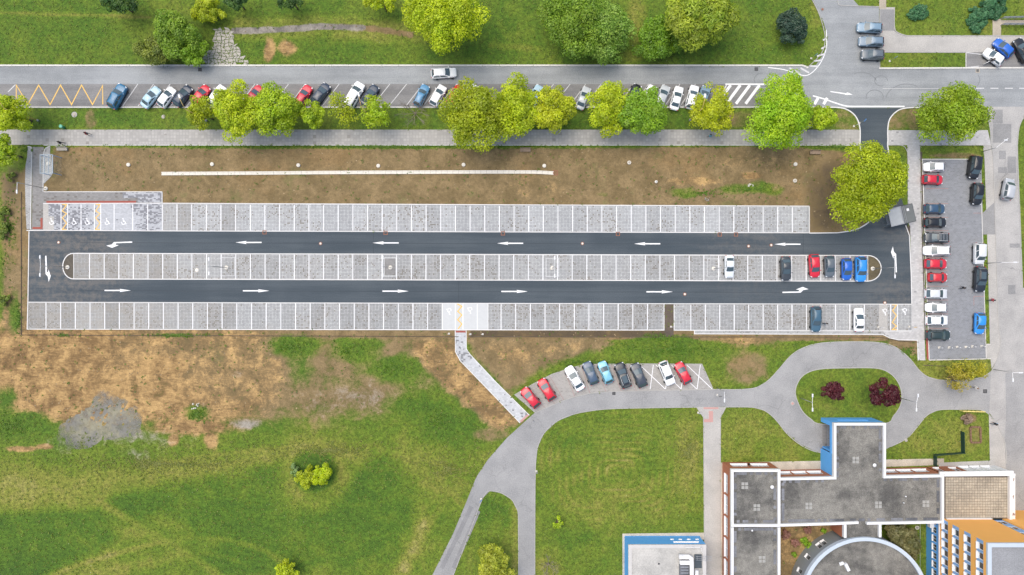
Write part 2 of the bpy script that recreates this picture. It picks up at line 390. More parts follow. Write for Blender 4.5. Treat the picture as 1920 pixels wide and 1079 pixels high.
# ------------------------------------------------------------------ ground
GX0, GX1, GY0, GY1, ST = -130, 130, -85, 85, .4
nx = int((GX1 - GX0) / ST) + 1; ny = int((GY1 - GY0) / ST) + 1
X, Y = np.meshgrid(np.linspace(GX0, GX1, nx), np.linspace(GY0, GY1, ny)); X = X.ravel(); Y = Y.ravel()
PX = X * PPM + 960; PY = 539.5 - Y * PPM
def pmask(poly, soft=12):
    P = np.array(poly, float); dmin = np.full(len(PX), 1e9); ins = np.zeros(len(PX), bool)
    for i in range(len(P)):
        a = P[i]; b = P[(i + 1) % len(P)]; e = b - a
        t = np.clip(((PX - a[0]) * e[0] + (PY - a[1]) * e[1]) / max(e @ e, 1e-9), 0, 1)
        dmin = np.minimum(dmin, np.hypot(PX - a[0] - t * e[0], PY - a[1] - t * e[1]))
        c = ((a[1] > PY) != (b[1] > PY)); xx = (b[0] - a[0]) * (PY - a[1]) / (b[1] - a[1] if b[1] != a[1] else 1e-9) + a[0]
        ins ^= c & (PX < xx)
    return np.clip(.5 + np.where(ins, dmin, -dmin) / (2 * soft), 0, 1)
def emask(cx, cy, rx, ry, soft=.35, rot=0):
    c, s_ = math.cos(R(rot)), math.sin(R(rot)); u = (PX - cx) * c + (PY - cy) * s_; v = -(PX - cx) * s_ + (PY - cy) * c
    return np.clip((1 + soft - np.hypot(u / rx, v / ry)) / (2 * soft), 0, 1)
def lmask(pts, w, soft=4):
    d_ = np.full(len(PX), 1e9)
    for a, b in zip(pts[:-1], pts[1:]):
        a = np.array(a, float); b = np.array(b, float); e = b - a
        t = np.clip(((PX - a[0]) * e[0] + (PY - a[1]) * e[1]) / (e @ e), 0, 1)
        d_ = np.minimum(d_, np.hypot(PX - a[0] - t * e[0], PY - a[1] - t * e[1]))
    return np.clip((w - d_) / soft + .5, 0, 1)
E = np.zeros((len(PX), 4), np.float32); E[:, 3] = 1; T = E.copy()
def put(A, ch, m, v=1.0): A[:, ch] = np.maximum(A[:, ch], m * v)
def cut(A, ch, m, v=1.0): A[:, ch] *= 1 - m * v
# bare brown strip north of the car park
put(E, 0, pmask([(78, 273), (1614, 273), (1625, 440), (70, 440)], 5))
put(E, 0, pmask([(28, 330), (62, 300), (62, 640), (28, 640)], 8), .9)
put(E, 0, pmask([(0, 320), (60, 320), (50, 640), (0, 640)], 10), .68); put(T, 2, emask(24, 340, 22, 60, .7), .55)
put(E, 1, pmask([(0, 540), (26, 540), (34, 640), (0, 680)], 14), .55)
put(E, 0, pmask([(30, 616), (1680, 616), (1720, 640), (30, 634)], 3))
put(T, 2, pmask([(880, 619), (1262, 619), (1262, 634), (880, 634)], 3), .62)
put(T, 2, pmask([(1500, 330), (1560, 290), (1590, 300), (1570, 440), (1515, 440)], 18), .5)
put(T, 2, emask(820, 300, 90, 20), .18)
for cx, cy, rx, ry, v in ((1285, 362, 32, 12, .62), (1380, 356, 38, 12, .58), (1420, 350, 20, 14, .5), (1450, 355, 22, 14, .7), (1560, 275, 60, 6, 1), (70, 285, 30, 10, .8), (700, 275, 700, 5, .75), (1130, 365, 14, 6, .5), (1590, 262, 60, 24, .8)):
    cut(E, 0, emask(cx, cy, rx, ry), v)
put(E, 1, emask(1300, 340, 60, 9), .5); put(E, 1, emask(1410, 330, 24, 7), .75)
put(E, 1, emask(1000, 350, 60, 25), .32); put(E, 1, emask(1390, 300, 110, 14), .3)
# clay building ground south west
put(E, 1, pmask([(-30, 610), (40, 606), (500, 606), (535, 640), (550, 690), (525, 750), (475, 792), (400, 806), (320, 798), (230, 804), (120, 804), (60, 784), (-30, 776)], 26), .86)
put(E, 0, pmask([(60, 600), (545, 600), (580, 700), (520, 790), (380, 790), (300, 740), (60, 720)], 40), .95)
cut(E, 1, pmask([(230, 630), (560, 600), (560, 760), (420, 780), (320, 720), (200, 690)], 40), .45); put(E, 1, emask(140, 745, 170, 44, .5), .95); put(E, 1, emask(300, 690, 60, 30, .6), .9); put(E, 1, emask(360, 800, 90, 16, .6), .95)
for cx, cy, rx, ry in ((326, 824, 12, 14), (395, 822, 14, 22), (505, 95, 12, 26), (538, 90, 18, 17), (40, 842, 36, 6), (85, 838, 20, 6)): put(E, 1, emask(cx, cy, rx, ry, .5), .8)
put(E, 2, emask(240, 818, 120, 22, .7), .42); put(E, 2, emask(460, 795, 44, 12, .7), .55); put(E, 2, emask(375, 762, 20, 8, .6), .5); put(E, 2, emask(250, 850, 60, 16, .8), .38); put(E, 2, emask(445, 700, 20, 10, .8), .42); put(E, 2, emask(120, 820, 40, 30, .6), .45)
put(E, 0, pmask([(480, 606), (860, 606), (850, 700), (830, 740), (800, 770), (700, 790), (600, 800), (500, 800), (470, 740)], 44), .72)
put(E, 2, emask(680, 745, 110, 36, .9), .40); put(E, 2, emask(600, 762, 40, 18, .8), .42)
put(E, 0, pmask([(690, 676), (745, 634), (762, 640), (758, 660), (725, 690)], 10), .95)
for cx, cy, rx, ry, v in ((548, 648, 44, 20, .95), (560, 690, 26, 30, .5), (665, 655, 36, 22, .9), (740, 690, 56, 24, .9), (705, 645, 20, 10, .5), (850, 780, 60, 30, .9), (790, 760, 50, 40, .8), (640, 720, 30, 14, .3), (330, 629, 60, 4, .6), (115, 629, 30, 3, .5), (10, 745, 24, 22, .6), (30, 800, 60, 26, .8), (368, 774, 22, 12, .8), (80, 805, 22, 14, .7), (30, 595, 12, 40, .6), (830, 690, 10, 10, .2)):
    mk = emask(cx, cy, rx, ry, .6); cut(E, 0, mk, v); cut(E, 1, mk, v); cut(E, 2, mk, v); put(T, 1, mk, .35)
put(E, 1, pmask([(758, 634), (862, 632), (862, 662), (900, 705), (985, 792), (935, 812), (880, 770), (810, 710), (775, 665)], 12), .62)
put(E, 0, pmask([(758, 634), (862, 632), (862, 662), (900, 705), (985, 792), (935, 812), (880, 770), (810, 710), (775, 665)], 12), .9)
put(E, 0, pmask([(872, 630), (1130, 632), (1150, 645), (1050, 680), (1000, 700), (955, 740), (890, 668)], 14), .95)
put(E, 1, pmask([(880, 636), (1140, 636), (1040, 675), (940, 700)], 24), .48)
put(E, 0, emask(1400, 690, 46, 34), .62); put(E, 0, pmask([(1330, 630), (1480, 630), (1450, 650), (1370, 650)], 12), .8); put(E, 1, emask(1390, 640, 60, 8), .5)
put(E, 0, pmask([(1640, 632), (1724, 630), (1726, 672), (1690, 660)], 8), .8)
put(E, 0, pmask([(1664, 198), (1730, 198), (1725, 246), (1664, 246)], 8), .55); put(E, 0, pmask([(1560, 205), (1612, 205), (1612, 246), (1560, 246)], 8), .45)
put(E, 0, emask(1400, 225, 60, 18), .5)
cut(E, 0, emask(1240, 640, 60, 14), .9); put(T, 1, emask(1250, 660, 110, 28, .6), .3)
# lawns: lush and dry
put(T, 1, pmask([(200, 935), (300, 910), (480, 872), (540, 860), (560, 930), (660, 900), (700, 840), (790, 895), (760, 1000), (660, 1060), (420, 1079), (330, 1030)], 9), .58)
put(T, 1, pmask([(-20, 965), (90, 958), (190, 950), (215, 1010), (150, 1050), (60, 1090), (-20, 1090)], 9), .62)
put(T, 1, emask(588, 884, 42, 40, .2), 1.25); put(T, 1, emask(820, 790, 90, 40, .35, 30), .55)
put(T, 0, pmask([(-10, 880), (200, 880), (500, 850), (620, 835), (760, 850), (700, 875), (560, 868), (300, 905), (190, 945), (-10, 960)], 18), .5)
put(T, 0, np.clip(emask(588, 890, 62, 62) - emask(588, 890, 40, 40), 0, 1), .85)
put(T, 0, pmask([(790, 970), (812, 970), (765, 1079), (735, 1079)], 8), .6); put(T, 0, pmask([(240, 1079), (420, 1020), (300, 960), (200, 1000), (330, 1030), (130, 1079)], 10), .4)
put(T, 0, emask(840, 880, 120, 60), .3); put(E, 0, emask(920, 815, 40, 14), .6)
for arc, wv, am in (([(60, 1090), (180, 1050), (300, 1018), (400, 1010), (500, 1035), (560, 1085)], 5, .5), ([(200, 1085), (300, 1050), (400, 1040), (460, 1060)], 4, .4), ([(-10, 905), (150, 895), (320, 868), (480, 846), (640, 838)], 6, .45), ([(-10, 925), (150, 915), (320, 890), (500, 862)], 4, .35), ([(690, 838), (800, 880), (870, 950)], 8, .35), ([(900, 850), (820, 960), (740, 1085)], 7, .35), ([(190, 945), (260, 985), (340, 1030), (420, 1085)], 7, .5)):
    put(T, 0, lmask(smooth(arc, 5), wv, 5), am)
put(T, 0, lmask([(0, 24), (90, 27), (200, 29), (280, 33)], 3), .75); put(T, 0, lmask([(920, 85), (1010, 92)], 6), .4)
put(E, 2, lmask([(438, 58), (520, 56), (600, 50), (680, 52)], 6), .95); put(E, 0, lmask([(640, 50), (700, 54), (770, 66)], 6), .8); put(T, 0, lmask([(440, 55), (600, 50), (780, 62)], 22, 14), .5)
put(T, 1, pmask([(-100, -80), (1520, -80), (1520, 122), (-100, 122)], 5), .26); put(T, 1, emask(920, 60, 50, 60), .4); put(T, 1, emask(650, 100, 240, 18), .35); put(T, 1, emask(590, 25, 120, 20), .3); put(T, 1, emask(1420, 80, 50, 40), .25)
put(T, 0, emask(1195, 25, 18, 60), .5); put(T, 0, emask(1190, 105, 40, 12), .4)
put(T, 1, pmask([(52, 206), (350, 206), (350, 240), (52, 240)], 6), .35); put(E, 0, emask(170, 225, 12, 22), .6)
put(T, 1, emask(1105, 225, 40, 18), .55); put(T, 1, emask(1270, 222, 34, 18), .5); put(T, 1, emask(780, 225, 60, 18), .3)
# mown arcs on the lawn in front of the blue annex
q = (np.abs((PX - 1155) / 1.42) ** 4 + np.abs(PY - 885) ** 4) ** .25 + 1.5 * np.sin(PX * .05) + 1.2 * np.sin(PX * .021 + PY * .04); arcs = np.clip(.5 + .5 * np.sin(q / 1.7), 0, 1) ** 1.5
brk = .45 + .55 * np.sin(PX * .043 + 2 * np.sin(PY * .05)) * np.sin(PY * .033 + 1.3)
put(T, 0, emask(1155, 885, 140, 100, .3) * arcs * np.clip(brk, .15, 1), .85)
put(T, 1, emask(1100, 890, 150, 110), .1); put(T, 0, emask(1290, 850, 26, 60), .55); put(T, 0, emask(1130, 960, 120, 30), .22); put(T, 0, emask(1027, 1060, 26, 30), .5)
put(T, 1, emask(920, 960, 40, 30), .5); put(T, 0, pmask([(958, 935), (972, 960), (972, 1079), (960, 1079)], 5), .5)
put(T, 0, emask(1600, 745, 90, 55), .18); put(T, 0, emask(1440, 820, 80, 60), .2); put(T, 0, emask(1760, 820, 80, 45), .32); put(T, 0, emask(1790, 690, 90, 30), .3); put(T, 0, emask(1790, 30, 120, 40), .14)
put(E, 0, emask(1818, 785, 14, 9), .9); put(E, 0, emask(1828, 815, 18, 24), .5); put(E, 0, emask(1790, 292, 50, 6), .7)
put(E, 1, pmask([(1462, 985), (1590, 985), (1500, 1079), (1462, 1079)], 6), .45); put(E, 0, pmask([(1455, 985), (1590, 985), (1500, 1100), (1455, 1100)], 4), .95); cut(E, 0, emask(1510, 1018, 16, 10), .8)
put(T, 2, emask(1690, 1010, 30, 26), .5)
nz = (np.sin(X * .9 + 2 * np.sin(Y * .31)) + np.sin(Y * 1.1 + 1.7 * np.sin(X * .23))) * .5
Z = -.04 + .012 * nz + .01 * rng.standard_normal(len(X))
pm_ = emask(190, 795, 120, 75, .5); Z += pm_ * .006 * (np.sin(X * 1.9 + 1.3 * np.sin(Y * 1.3)) + np.sin(Y * 2.3 + 1.1 * np.sin(X * 1.7)) + .5 * np.sin(X * 4.1 + Y * 3.3))
gm = bpy.data.meshes.new('ground'); gm.vertices.add(len(X)); gm.vertices.foreach_set('co', np.column_stack([X, Y, Z]).ravel())
idx = np.arange(nx * ny).reshape(ny, nx); q4 = np.stack([idx[:-1, :-1], idx[:-1, 1:], idx[1:, 1:], idx[1:, :-1]], -1).reshape(-1, 4)
gm.loops.add(q4.size); gm.loops.foreach_set('vertex_index', q4.ravel()); gm.polygons.add(len(q4)); gm.polygons.foreach_set('loop_start', np.arange(len(q4)) * 4)
gm.update(calc_edges=True); gm.polygons.foreach_set('use_smooth', [True] * len(q4))
for nm, A in (('earth', E), ('turf', T)):
    a = gm.attributes.new(nm, 'FLOAT_COLOR', 'POINT'); a.data.foreach_set('color', A.ravel())
gm.materials.append(M['ground'])
tag(link(bpy.data.objects.new('ground', gm)), kind='structure')
b = MB(); b.rect(-900, -900, 900, 900, -.5, -.2); b.build('far_ground', M['ground'], kind='structure')

# ------------------------------------------------------------------ roads, pavements
PAVED = []
def sheet(name, px, z, mat, raw=False, skirt=0):
    b = MB(); pts = WP(px)
    if name not in ('puddle', 'soil_bed', 'planting_strip'): PAVED.append(px)
    if skirt: b.prism(pts, z - skirt, z)
    else: b.poly(pts, z)
    return b.build(name, mat, kind='structure')
street = sheet('street', [(-120, 124.5), (1512, 124.5), (1530, 122), (1545, 100), (1552, 74), (1545, 45), (1525, 0), (1500, -60), (1590, -60), (1600, 0), (1610, 11), (1648, 14), (1650, 128.5), (2010, 127), (2010, 203), (-120, 203)], .0, M['asphalt_old'])
sheet('parking_lane', [(-120, 158), (1398, 158), (1540, 199), (-120, 201)], .004, M['asphalt_bay'])
lot = sheet('car_park_lane', smooth([(54, 430), (54, 570)], 1) + [(1709, 571), (1708, 540), (1706, 440), (1699, 405), (1690, 370), (1676, 325), (1667, 290), (1664, 270), (1664, 240), (1667, 224), (1676, 211), (1692, 203.4), (1582, 203.4), (1597, 210), (1608, 222), (1613, 240), (1613, 275), (1620, 312), (1634, 338), (1645, 358), (1647, 384), (1640, 405), (1622, 422), (1600, 432), (1570, 437), (1517, 437.5), (300, 433)], .004, M['asphalt_new'])
service = sheet('service_road', [(800, 1100), (850, 1000), (875, 940), (893, 895), (915, 862), (950, 822), (985, 790), (1003, 774), (1060, 750), (1095, 741), (1130, 735.5), (1337, 731), (1385, 731), (1418, 727), (1440, 714), (1460, 693), (1482, 668), (1505, 653), (1540, 643.5), (1600, 641), (1650, 643), (1680, 652), (1705, 672), (1722, 693), (1738, 706), (1760, 712), (1800, 713), (1840, 708), (1858, 697), (1900, 690), (1900, 776), (1853, 776), (1838, 769), (1800, 768), (1760, 769), (1738, 779), (1720, 800), (1700, 822), (1670, 838), (1655, 846), (1655, 852), (1545, 850), (1525, 845), (1500, 833), (1475, 812), (1455, 787), (1435, 771), (1410, 764), (1360, 763), (1200, 765.5), (1130, 768), (1080, 776), (1045, 790), (1020, 813), (1008, 840), (1004, 880), (1003, 1100), (972, 1100), (971, 960), (960, 938), (940, 925), (918, 921), (905, 935), (880, 1000), (842, 1100)], .004, M['asphalt_lane'])
sheet('side_street', [(1836, 203), (1848, 212), (1856, 240), (1858, 270), (1862, 300), (1868, 480), (1872, 600), (1876, 645), (1868, 678), (1858, 697), (1855, 774), (1870, 798), (1884, 830), (1887, 900), (1888, 1100), (2010, 1100), (2010, 540), (1917, 540), (1912, 400), (1908, 300), (1908, 260), (1913, 232), (1925, 206), (2010, 206), (2010, 200.5), (1836, 200.5)], .008, M['asphalt_street'])
sheet('drive', [(1885, 700), (1990, 700), (1990, 1090), (1889, 1090), (1887, 900), (1884, 830), (1886, 780)], .012, M['asphalt_lane'])
for x0, y0, x1, y1 in ((1873, 283, 1886, 299), (1889, 294, 1905, 325), (1871, 314, 1888, 325), (1893, 457, 1912, 465), (1890, 535, 1904, 552), (1861, 206, 1880, 232), (1862, 233, 1896, 268)):
    sheet('repair_patch', [(x0, y0), (x1, y0), (x1, y1), (x0, y1)], .012 if y1 > 300 else .014, M['asphalt_patch'])
sheet('footpath', [(-120, 244.5), (1613, 244.5), (1613, 272), (-120, 272)], .006, M['paver_north'])
sheet('footpath', [(1664, 244.5), (1852, 244.5), (1858, 270), (1858, 272.5), (1664, 272.5)], .006, M['paver_light'])
sheet('pavement', [(1843, 272.5), (1858, 272.5), (1862, 300), (1868, 480), (1872, 600), (1876, 645), (1868, 678), (1859, 692), (1857, 672), (1850, 672), (1847, 645), (1856, 645), (1852, 480), (1846, 300)], .006, M['concrete'])
sheet('pavement', [(1842, 400), (1864, 380), (1866, 440), (1842, 440)], .010, M['asphalt_patch'])
sheet('pavement', [(1854, 776), (1870, 798), (1884, 830), (1887, 872), (1887, 892), (1760, 892), (1760, 868), (1856, 864)], .006, M['concrete'])
sheet('pavement', [(1701, 272.5), (1724, 272.5), (1727, 400), (1731, 520), (1734, 640), (1735, 676), (1722, 676), (1721, 638), (1680, 637), (1660, 630), (1655, 620), (1709, 620), (1709, 540), (1707, 440), (1702, 405), (1702, 340)], .008, M['paver_light'])
sheet('planting_strip', [(1724.5, 285), (1729, 285), (1733, 470), (1736.5, 620), (1734, 620), (1729, 470)], .010, M['soil_strip'])
sheet('red_strip', [(1735, 622), (1739, 622), (1742, 674), (1738, 674)], .012, M['red_paver'])
sheet('planting_strip', [(1697, 423), (1706.5, 423), (1707, 442), (1703, 442)], .012, M['soil_strip'])
lot2 = sheet('small_car_park', [(1729, 299), (1820, 299), (1840, 302), (1843, 420), (1849, 672), (1742, 675)], .006, M['paver_lot'])
lot3 = sheet('corner_car_park', [(965, 740), (1000, 720), (1035, 702), (1065, 692), (1095, 684), (1200, 683), (1316, 683.5), (1337, 730), (1130, 734.5), (1095, 740), (1060, 749), (1003, 773)], .008, M['paver_old'])
sheet('footpath', [(853.5, 620), (874, 620), (874, 655), (880, 664), (930, 718), (992, 779), (975, 793), (920, 735), (863, 676), (854.5, 662)], .008, M['paver_path'])
sheet('red_strip', [(854.5, 620.5), (873.5, 620.5), (873.5, 624), (854.5, 624)], .012, M['red_paver'])
sheet('red_strip', [(975, 789), (989, 777), (992, 779.5), (976.5, 793)], .012, M['pink_paver'])
sheet('footpath', [(1306, 763.5), (1361, 763.5), (1351, 783), (1350, 1100), (1321, 1100), (1319, 783)], .010, M['concrete'])
for p in ([(1319, 764), (1347, 764), (1347, 767.5), (1319, 767.5)], [(1329, 771), (1337, 771), (1337, 792), (1320, 792), (1320, 786), (1329, 786)]): sheet('red_strip', p, .014, M['pink_paver'])
sheet('apron', [(1351, 868), (1770, 860), (1770, 872), (1540, 880), (1385, 890), (1368, 900), (1368, 1100), (1351, 1100)], .004, M['apron'])
sheet('apron', [(1542, 782), (1644, 781), (1644, 790), (1551, 796), (1551, 884), (1542, 884)], .014, M['paver_walk'])
sheet('apron', [(1167, 1001), (1321, 999), (1321, 1012), (1176, 1014), (1176, 1100), (1167, 1100)], .005, M['apron'])
sheet('apron', [(1738, 985), (1746, 985), (1746, 1100), (1738, 1100)], .006, M['asphalt_patch'])
# west entrance walk
sheet('footpath', [(61, 276), (82, 276), (81, 360), (305, 360), (305, 381.5), (81, 381.5), (81, 432), (60, 432)], .008, M['paver_walk'])
sheet('footpath', [(230, 361), (303, 361), (303, 380), (258, 380), (258, 372), (230, 372)], .010, M['paver_dis'])
sheet('cobbled_verge', smooth([(52, 275), (57, 276), (60, 283), (59, 330), (58, 400), (58, 430)], 4) + [(50, 430), (48, 395), (47, 340), (48, 310), (51, 295)], .012, M['cobble'])
sheet('cobbled_verge', smooth([(94, 275), (87, 277), (83, 284), (81, 300), (81, 342), (88, 339), (97, 329), (100, 318), (97, 300), (94, 288)], 4, True), .012, M['cobble'])
for p in ([(87, 377), (255, 377), (255, 381), (87, 381)], [(76, 409), (80, 409), (80, 430), (61, 430), (61, 426), (76, 426)]): sheet('red_strip', p, .012, M['red_paver'])
# lot bays
north = sheet('north_parking_bays', [(304, 381.6), (1517, 387.2), (1517, 436.6), (304, 433.2)], .010, M['paver_bay'])
northd = sheet('north_parking_bays', [(81, 381.8), (303.6, 381.6), (303.6, 433.2), (81, 432.2)], .010, M['paver_dis'])
sheet('concrete_strip', [(81, 383), (91, 383), (91, 406), (101, 406), (101, 432), (81, 432)], .014, M['concrete'])
mid = sheet('middle_parking_bays', [(138, 475.6), (1627, 479.6), (1627, 527.4), (138, 523.4)], .010, M['paver_bay_mid'])
south = sheet('south_parking_bays', [(51, 567), (1245, 570), (1245, 619), (51, 617)], .010, M['paver_bay_south'])
south2 = sheet('south_parking_bays', [(1264, 570), (1709, 570.6), (1709, 620.5), (1264, 619.4)], .010, M['paver_bay_south'])
souths = sheet('concrete_bays', [(829, 569.2), (915, 569.4), (915, 618.4), (829, 618.2)], .014, plain('new pale concrete', (.55, .56, .555), .85, .06, 2))
sheet('concrete_strip', [(1648, 571), (1664, 571), (1664, 620), (1648, 620)], .014, M['concrete'])
sheet('soil_bed', [(1246, 571), (1263, 571), (1263, 632), (1246, 632)], .012, M['soil_strip'])
sheet('gravel_strip', [(1302, 620.5), (1655, 622), (1662, 629), (1302, 626)], .012, M['cobble'])
# planted ends of the middle strip and the oval island: raised a little
el = [(138 - 20 * math.sin(t), 499.4 - 24 * math.cos(t)) for t in np.linspace(0, math.pi, 14)]
er = [(1627 + 25 * math.sin(t), 503.5 - 24 * math.cos(t)) for t in np.linspace(0, math.pi, 14)]
for e, w in ((el, 0), (er, 1)): sheet('planted_island', e, .05, asphalt('island soil', (.125, .10, .055) if w else (.085, .075, .06), .4, .02, False), skirt=.08)
oval = smooth([(1491, 738), (1497, 715), (1512, 700), (1540, 692), (1600, 690), (1645, 691), (1668, 700), (1683, 716), (1690, 737), (1688, 760), (1675, 780), (1655, 795), (1545, 796), (1520, 786), (1502, 768)], 4, True)
sheet('lawn_island', oval, .08, M['ground'], skirt=.12)
# lawns inside the top right corner
sheet('pavement', [(1650, 14), (1677, 14), (1677, 58), (1682, 62), (1700, 68), (2010, 68), (2010, 127), (1811, 127), (1811, 98), (1650, 98)], .004, M['concrete'])
sheet('pavement', [(1649, 18), (1676, 18), (1676, 58), (1649, 58)], .010, M['asphalt_patch'])
sheet('pavement', [(1811, 99), (2010, 92), (2010, 126), (1811, 126)], .010, M['asphalt_bay'])
sheet('footpath', [(1648.5, -60), (1661.5, -60), (1661.5, 17), (1648.5, 17)], .012, M['tile'])
sheet('footpath', [(1861, 36), (1877, 36), (1877, 67), (1861, 67)], .012, M['tile'])
sheet('footpath', [(1877, 38), (2000, 38), (2000, 47), (1877, 47)], .012, M['tile'])
for a, b_, w in (((850, 1066), (897, 958), 8), ((828, 1066), (884, 950), 8)):
    m = MB(); m.ribbon(WP(smooth([a, ((a[0] + b_[0]) / 2, (a[1] + b_[1]) / 2 + 1), b_], 3)), w / PPM, .010); m.build('tyre_track', M['tracks'], kind='structure')

# ------------------------------------------------------------------ kerbs
def kerb(px, w=.16, h=.09, mat='kerb', z0=-.06, closed=False, name='kerb'):
    b = MB(); b.ribbon(WP(px), w, z0, h, closed=closed); return b.build(name, M[mat], kind='structure')
def stone_kerb(name, px0, px1, step, w, h, mat):
    e = empty(name, (*W(*px0), 0), kind='structure'); a = Vector(W(*px0)); c = Vector(W(*px1)); L = (c - a).length; n = max(1, round(L / step)); dv = (c - a).normalized(); me = None
    for i in range(n):
        p = a + dv * (L / n * (i + .5))
        if me is None:
            m = MB(); m.box((0, 0, 0), (L / n - .05, w, h + .08)); me = m.mesh('kerb_stone', M[mat])
        o = bpy.data.objects.new('kerb_stone', me); link(o); o.parent = e; o.location = (p.x - a.x, p.y - a.y, h / 2 - .03 + random.uniform(-.008, .008)); o.rotation_euler = (0, 0, math.atan2(dv.y, dv.x) + random.uniform(-.003, .003))
    return e
stone_kerb('street_kerb', (-40, 123.3), (1504, 123.3), 3.0, .28, .11, 'kerb')
stone_kerb('street_kerb', (44, 201.6), (1536, 201.6), 3.0, .18, .11, 'kerb')
stone_kerb('street_kerb', (1648, 128.6), (1960, 127.6), 3.0, .26, .11, 'kerb')
kerb(smooth([(1504, 123.3), (1510, 125), (1515, 128)], 3), .26)
kerb(smooth([(1548, -20), (1523, 0), (1535, 25), (1543, 50), (1547, 72), (1543, 95), (1530, 112), (1515, 126)][1:], 5), .12, .07, 'kerb_grey')
kerb(smooth([(1570, 0), (1573, 9), (1585, 11), (1648, 13)], 4), .12, .07, 'kerb_grey')
kerb([(1649.5, 18), (1649.5, 128)], .10, .06, 'kerb_grey')
kerb(smooth([(1677, 14), (1677, 52), (1684, 62), (1700, 67.5)], 3) + [(1960, 67.5)], .12, .07, 'kerb_grey')
kerb([(1811, 99), (1650, 98.5)], .10, .06, 'kerb_grey'); kerb([(1811, 99), (1811, 127)], .10, .06, 'kerb')
kerb(smooth([(1536, 201.6), (1570, 202), (1590, 207), (1605, 220), (1612, 240), (1612.5, 262)], 5) + smooth([(1612.5, 272), (1614, 285), (1620, 312), (1634, 338), (1645, 358), (1647, 384), (1640, 405), (1622, 422), (1600, 432), (1570, 437)], 4) + [(1517.5, 437.5)], .18, .07, 'edge')
kerb(smooth([(1725, 202), (1700, 203), (1683, 208), (1669, 222), (1664.5, 240), (1664.5, 262), (1665, 280), (1676, 325), (1690, 370)], 5), .18, .07, 'edge')
kerb([(1698, 423), (1705, 442), (1708.5, 520), (1709.5, 570)], .14, .04, 'edge')
kerb([(1725, 201.6), (1836, 201.6)], .16, .08, 'kerb_grey')
kerb([(304, 360), (304, 381)], .12, .03, 'edge'); kerb([(82, 360), (304, 360)], .12, .03, 'edge')
kerb([(81, 381.8), (304, 381.4), (1517.5, 387)], .14, .03, 'edge'); kerb([(1517.5, 387.8), (1517.5, 436.6)], .14, .03, 'edge')
M['seam'] = plain('paving seam', (.045, .055, .065), .9, .1, 3)
for sx, sy, ex, ey in ((150, 455.5, 1640, 458.5), (150, 545.5, 1640, 549), (1506, 438, 1506, 479), (700, 434.6, 700, 477), (860, 525.4, 860, 569)):
    b = MB(); b.ribbon(WP([(sx, sy), (ex, ey)]), .07, .008); b.build('paving_seam', M['seam'], kind='structure')
kerb([(54, 432.2), (304, 433.4), (1517, 437)], .13, .025, 'edge')
kerb([(54.5, 434), (52.5, 566), (51, 617.5), (1245, 619.4), (1245, 570.5)], .14, .03, 'edge'); kerb([(53.5, 567), (829, 569), (1709, 570.8)], .13, .025, 'edge')
kerb([(1264, 571.5), (1264, 619.6), (1655, 621), (1709, 620.8)], .14, .03, 'edge'); kerb([(1302, 620.5), (1302, 626.4), (1655, 627.4), (1668, 634), (1684, 637.6), (1720, 638.4), (1721.5, 676)], .13, .03, 'edge')
kerb([(915, 570), (915, 618)], .10, .02, 'edge')
kerb(el + [(1627, 527.6)] + er[::-1], .16, .06, 'edge', closed=True)
kerb([(138.5, 476.5), (138.5, 523)], .10, .056, 'edge'); kerb([(1627, 480.5), (1627, 527)], .10, .056, 'edge')
kerb(oval, .14, .085, 'kerb_grey', closed=True)
kerb(smooth([(1003, 774), (1060, 750), (1095, 740.5), (1130, 735.5), (1200, 733.5), (1337, 730.7), (1385, 730.7), (1418, 727), (1440, 714), (1460, 693), (1482, 668), (1505, 653), (1540, 643.5), (1600, 641), (1650, 643), (1680, 652), (1705, 672), (1722, 693), (1738, 706), (1760, 712.5), (1800, 713.5), (1840, 708), (1858, 697)], 4), .12, .05, 'kerb_grey')
kerb(smooth([(1853, 776), (1838, 769), (1800, 768), (1760, 769), (1738, 779), (1720, 800), (1700, 822), (1670, 838)], 4), .12, .07, 'kerb_grey')
kerb(smooth([(1545, 850), (1525, 846), (1500, 834), (1475, 813), (1455, 788), (1435, 771), (1410, 764), (1361, 763.5)], 4), .12, .07, 'kerb_grey')
kerb(smooth([(1306, 764), (1200, 765.5), (1130, 768), (1080, 776), (1045, 790), (1020, 813), (1008, 840), (1004, 880), (1003, 1000), (1003, 1100)], 4), .10, .05, 'kerb_grey')
kerb(smooth([(972, 1100), (972, 1000), (971, 960), (960, 938), (940, 925), (918, 921), (905, 935), (880, 1000), (842, 1100)], 4), .10, .05, 'kerb_grey')
kerb([(1306, 764), (1319, 783), (1321, 1100)], .10, .04, 'kerb_grey'); kerb([(1361, 764), (1351, 783), (1350.5, 1100)], .10, .04, 'kerb_grey')
kerb([(1003, 773.5), (965, 740.5), (1000, 720), (1035, 702), (1065, 692), (1095, 683.5), (1200, 682.5), (1316, 683), (1337, 730)], .10, .04, 'kerb_grey')
for p in ([(853.5, 620), (854, 660), (863, 677), (920, 736), (975, 793.5)], [(874, 620), (874.5, 655), (881, 664.5), (930, 717), (992.5, 779)]): kerb(p, .12, .03, 'edge')
kerb([(1742, 675), (1729, 299), (1820, 299)], .14, .05, 'kerb'); kerb([(1742, 675.6), (1858, 673)], .14, .05, 'kerb'); kerb([(1839, 340), (1849, 672)], .10, .05, 'kerb'); kerb([(1850, 646), (1857, 646)], .10, .05, 'kerb')
kerb(smooth([(1836, 202.5), (1848, 212), (1856, 240), (1858, 270), (1862, 300), (1868, 480), (1872, 600), (1876, 645), (1868, 678), (1858, 697)], 5), .12, .06, 'kerb_grey')
kerb(smooth([(1930, 206), (1913, 232), (1908, 262), (1908, 300), (1912, 400), (1917, 540)], 5), .14, .06, 'kerb_grey')
kerb(smooth([(1853, 776), (1870, 798), (1884, 830), (1887, 870)], 5), .12, .06, 'kerb_grey')
